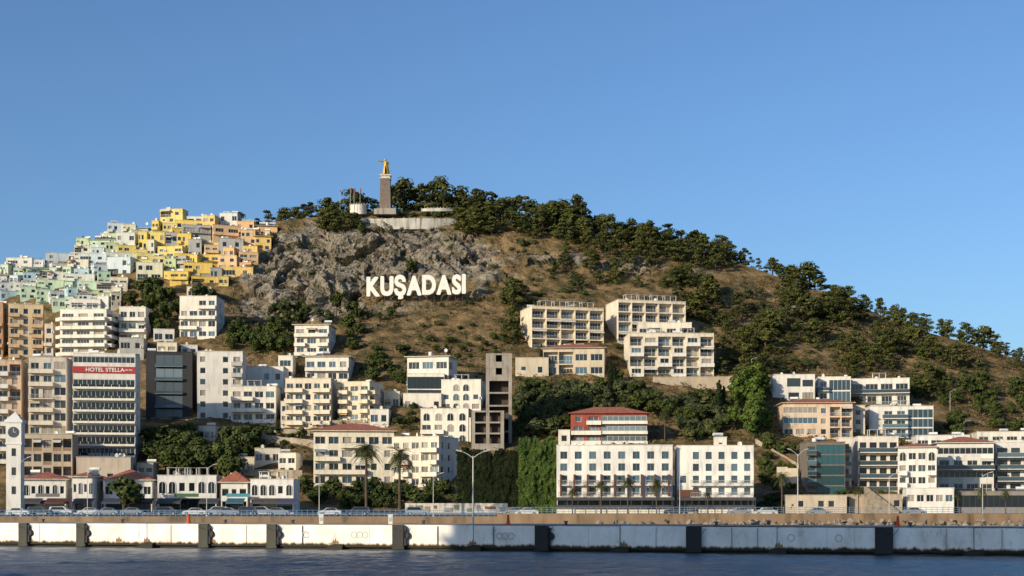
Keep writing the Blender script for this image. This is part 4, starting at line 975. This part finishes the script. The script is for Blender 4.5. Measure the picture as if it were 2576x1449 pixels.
# ---------------------------------------------------------------- cars
def carparts(col,kind):
    prof={'car':[(-2.15,.35),(-2.2,.7),(-2.1,.95),(-1.5,1.02),(-1.0,1.42),(.5,1.47),(1.15,1.02),(2.0,.85),(2.2,.62),(2.15,.32)],
          'suv':[(-2.2,.4),(-2.25,1.0),(-2.05,1.62),(.6,1.68),(1.2,1.12),(2.1,.98),(2.25,.7),(2.2,.38)],
          'van':[(-2.4,.4),(-2.45,1.9),(-2.3,2.0),(1.2,2.0),(1.9,1.2),(2.4,1.0),(2.45,.4)]}[kind]
    b=MB(); hw=.86
    n=len(prof)
    def w(z): return hw if z<1.05 else hw-.13*(z-1.05)/.6
    Lp=[(x,-w(z),z) for x,z in prof]; Rp=[(x,w(z),z) for x,z in prof]
    b.face(Lp); b.face(Rp[::-1])
    for i in range(n): j=(i+1)%n; b.face([Lp[i],Lp[j],Rp[j],Rp[i]])
    body=b.mesh('body',[surf('car_paint',col,.3,.05,.5,False,0)])
    g=MB(); zt={'car':1.4,'suv':1.58,'van':1.85}[kind]; x0,x1={'car':(-1.35,.95),'suv':(-2.0,.98),'van':(.1,1.55)}[kind]
    for s in (-1,1): 
        y=s*(hw+.012); y2=s*(w(zt)+.012); g.face([(x0,y,1.05),(x1,y,1.05),(x1-.5,y2,zt),(x0+.35,y2,zt)])
    win=g.mesh('window',[GD])
    wb=MB(); wb.tube([(0,-.12,0),(0,.12,0)],[.33,.33],0,14); wb.tube([(0,-.13,0),(0,-.121,0)],[.18,.18],1,10)
    wheel=wb.mesh('wheel',[RUB,RAILM])
    lb=MB(); lb.box(-.03,.03,-.14,.14,0,.14); light=lb.mesh('headlight',[FW])
    return body,win,wheel,light
CT=[(carparts(c,k),k,n) for c,k,n in (((.55,.55,.53),'car','white'),((.55,.55,.53),'suv','white'),((.25,.26,.28),'car','silver grey'),((.05,.05,.06),'suv','black'),((.6,.6,.58),'van','white'),((.2,.04,.03),'car','red'),((.3,.31,.33),'suv','silver'))]
def car(px,d,ti,flip=1):
    (bo,wi,wh,li),k,n=CT[ti]; r=ob('parked_car',None,None,(X(px,d),d,2.405),0 if flip>0 else math.pi,'%s %s parked on the seafront road'%(n,{'car':'saloon car','suv':'estate car','van':'delivery van'}[k]),'car','cars along the seafront')
    ob('body',bo,r); ob('window',wi,r)
    for x in (-1.35,1.35):
        for y,rz in ((-.8,0),(.8,math.pi)): ob('wheel',wh,r,(x,y,.33),rz)
    for y in (-.6,.6): ob('headlight',li,r,(2.12,y,.62))
random.seed(21)
for px,ti in ((48,0),(100,3),(155,1),(225,0),(270,2),(330,2),(420,3),(490,0),(545,6),(575,2),(615,3),(660,6),(700,2),(830,0),(900,3),(1050,6),(1295,2),(1325,0),(1700,3),(1925,0),(1860,2),(2060,2),(2300,2)):
    car(px,U_(258,276),ti,random.choice([-1,1]))
r=ob('printed_hoarding',None,None,(X(1148,290),290,2.53),0,'long low white printed hoarding with food pictures','hoarding'); W=258/F*290
b=MB()
for k in range(9): b.box(-W/2+W*k/9+.02,-W/2+W*(k+1)/9-.02,0,.15,.1,2.15)
ob('panel',b.mesh('panel',[surf('hoarding_white',(.62,.58,.52),.6,.25,2)]),r)
pm=[surf('print',c,.6,.6,3,False) for c in ((.32,.17,.09),(.45,.33,.17),(.25,.25,.15),(.42,.38,.34),(.36,.14,.09))]
for x,w,z,h in ((-.46,.9,.3,1.4),(-.40,1.6,.9,.8),(-.31,1.2,.4,1.1),(-.22,.7,1.0,.7),(-.12,1.9,.3,.9),(-.02,1.0,.8,1.0),(.10,1.5,.4,.7),(.20,.8,.6,1.2),(.28,2.2,.9,.6),(.42,1.0,.4,1.0)):
    b=MB(); b.box(0,w,-.02,-.004,z,z+h); ob('printed_picture',b.mesh('printed_picture',[random.choice(pm)]),r,(x*W,0,0))
# ---------------------------------------------------------------- clock tower
def clock():
    d=276; k=F/d; W=38/k; r=ob('clock_tower',None,None,(X(34,d),d,2.4),math.radians(6),'slim white clock tower with pointed cap and round clock','tower')
    H=Z(1056,d)-2.4; b=MB(); w=W/2
    b.box(-w*.95,w*.95,0,W*.95*1.0,0,H*.74); b.box(-w*1.08,w*1.08,-.12,W+.1,H*.74,H*.76); b.box(-w,w,-.06,W,H*.76,H*.97); b.box(-w*1.15,w*1.15,-.25,W+.2,H*.97,H)
    ob('wall',b.mesh('wall',[surf('plaster',(.76,.74,.70))]),r)
    b=MB(); c=(0,W/2,H+1.7); q=[(-w,-.1,H+.003),(w,-.1,H+.003),(w,W,H+.003),(-w,W,H+.003)]
    for i in range(4): b.face([q[i],q[(i+1)%4],c])
    b.tube([(0,W/2,H+1.6),(0,W/2,H+2.3)],[.05,.02],0,5)
    ob('roof',b.mesh('roof',[surf('plaster',(.76,.74,.70))]),r)
    b=MB(); b.tube([(0,-.07,H*.87),(0,-.12,H*.87)],[w*.72,w*.72],0,20); b.box(-.04,.04,-.15,-.13,H*.87,H*.87+.8,1); b.box(0,.5,-.15,-.13,H*.87-.04,H*.87+.04,1)
    ob('clock_face',b.mesh('clock_face',[surf('clock_dark',(.06,.07,.09),.4),FW]),r)
    for z in (.62,.42,.22): ob('window',winmesh(.7,1.5,FD,GD,1),r,(0,-.06,H*z))
clock()
# ---------------------------------------------------------------- ship out of view, placed and sized to shade the pier
def ship():
    a=Vector((-93,60,0)); c=Vector((-22,24,0)); dr=(c-a).normalized(); L=(c-a).length; an=math.atan2(dr.y,dr.x)
    r=ob('unseen_ship',None,None,a,an,'tall white ship out of view, placed to cast the pier shadow','ship')
    b=MB()
    out=[(0,-0),(-6,-6),(-10,-12),(-6,-18),(0,-24),(L,-24),(L+2,-12),(L,0)]
    low_=[(x*.9 if x<0 else x,y) for x,y in out]
    for i in range(8):
        j=(i+1)%8; b.face([(low_[i][0],low_[i][1],-2),(low_[j][0],low_[j][1],-2),(out[j][0],out[j][1],14),(out[i][0],out[i][1],14)])
    b.face([(x,y,14) for x,y in out]); ob('hull',b.mesh('hull',[surf('ship_navy',(.05,.08,.15),.4,.1)]),r)
    b=MB()
    for k in range(10): b.box(.25*k*1.2,L-.3*k,-24+.5,-.5 if k<9 else -1,14.01+k*3,14.01+k*3+2.6); b.box(.25*k*1.2-.6,L,-24.2,.3,14.01+k*3+2.6,14.01+k*3+3)
    ob('superstructure',b.mesh('superstructure',[surf('ship_white',(.75,.75,.75),.5,.05)]),r)
    b=MB()
    for k in range(10):
        for i in range(18):
            x=4+i*4
            if x+2.4<L-3: b.face([(x,-.47,14.9+k*3),(x+2.4,-.47,14.9+k*3),(x+2.4,-.47,16.2+k*3),(x,-.47,16.2+k*3)])
    ob('window',b.mesh('window',[GD]),r)
ship()
# ---------------------------------------------------------------- sky, sun, camera
w=bpy.data.worlds.new('World'); SC.world=w; w.use_nodes=True; nt=w.node_tree; bg=nt.nodes['Background']
sk=nt.nodes.new('ShaderNodeTexSky'); sk.sky_type='NISHITA'; sk.sun_disc=False; EL=17.0
sk.sun_elevation=math.radians(EL); sk.sun_rotation=math.radians(225); sk.dust_density=1.3; sk.air_density=1.0; sk.ozone_density=3.0; sk.altitude=0
mt=nt.nodes.new('ShaderNodeMixRGB'); mt.blend_type='MULTIPLY'; mt.inputs[0].default_value=1; mt.inputs[2].default_value=(.84,1.03,1.25,1)
nt.links.new(sk.outputs[0],mt.inputs[1]); nt.links.new(mt.outputs[0],bg.inputs[0]); bg.inputs[1].default_value=.124
sl=bpy.data.lights.new('sun','SUN'); sl.energy=5.0; sl.angle=math.radians(.5); sl.color=(1,.84,.60)
so=bpy.data.objects.new('sun',sl); COL.objects.link(so); cE=math.cos(math.radians(EL)); v=Vector((.7071*cE,.7071*cE,-math.sin(math.radians(EL))))
so.rotation_euler=v.to_track_quat('-Z','Y').to_euler(); so.location=(-100,-100,100)
cam=bpy.data.cameras.new('camera'); co=bpy.data.objects.new('camera',cam); COL.objects.link(co); co.location=(0,0,CH); co.rotation_euler=(math.radians(90),0,0)
cam.sensor_width=36; cam.lens=36*F/2576; cam.shift_y=(H0-724.5)/2576; cam.clip_end=8000; cam.clip_start=.5
SC.camera=co
SC.view_settings.view_transform='Standard'; SC.view_settings.look='None'; SC.view_settings.exposure=0
print('houses',nh,CNT,len(bpy.data.objects))
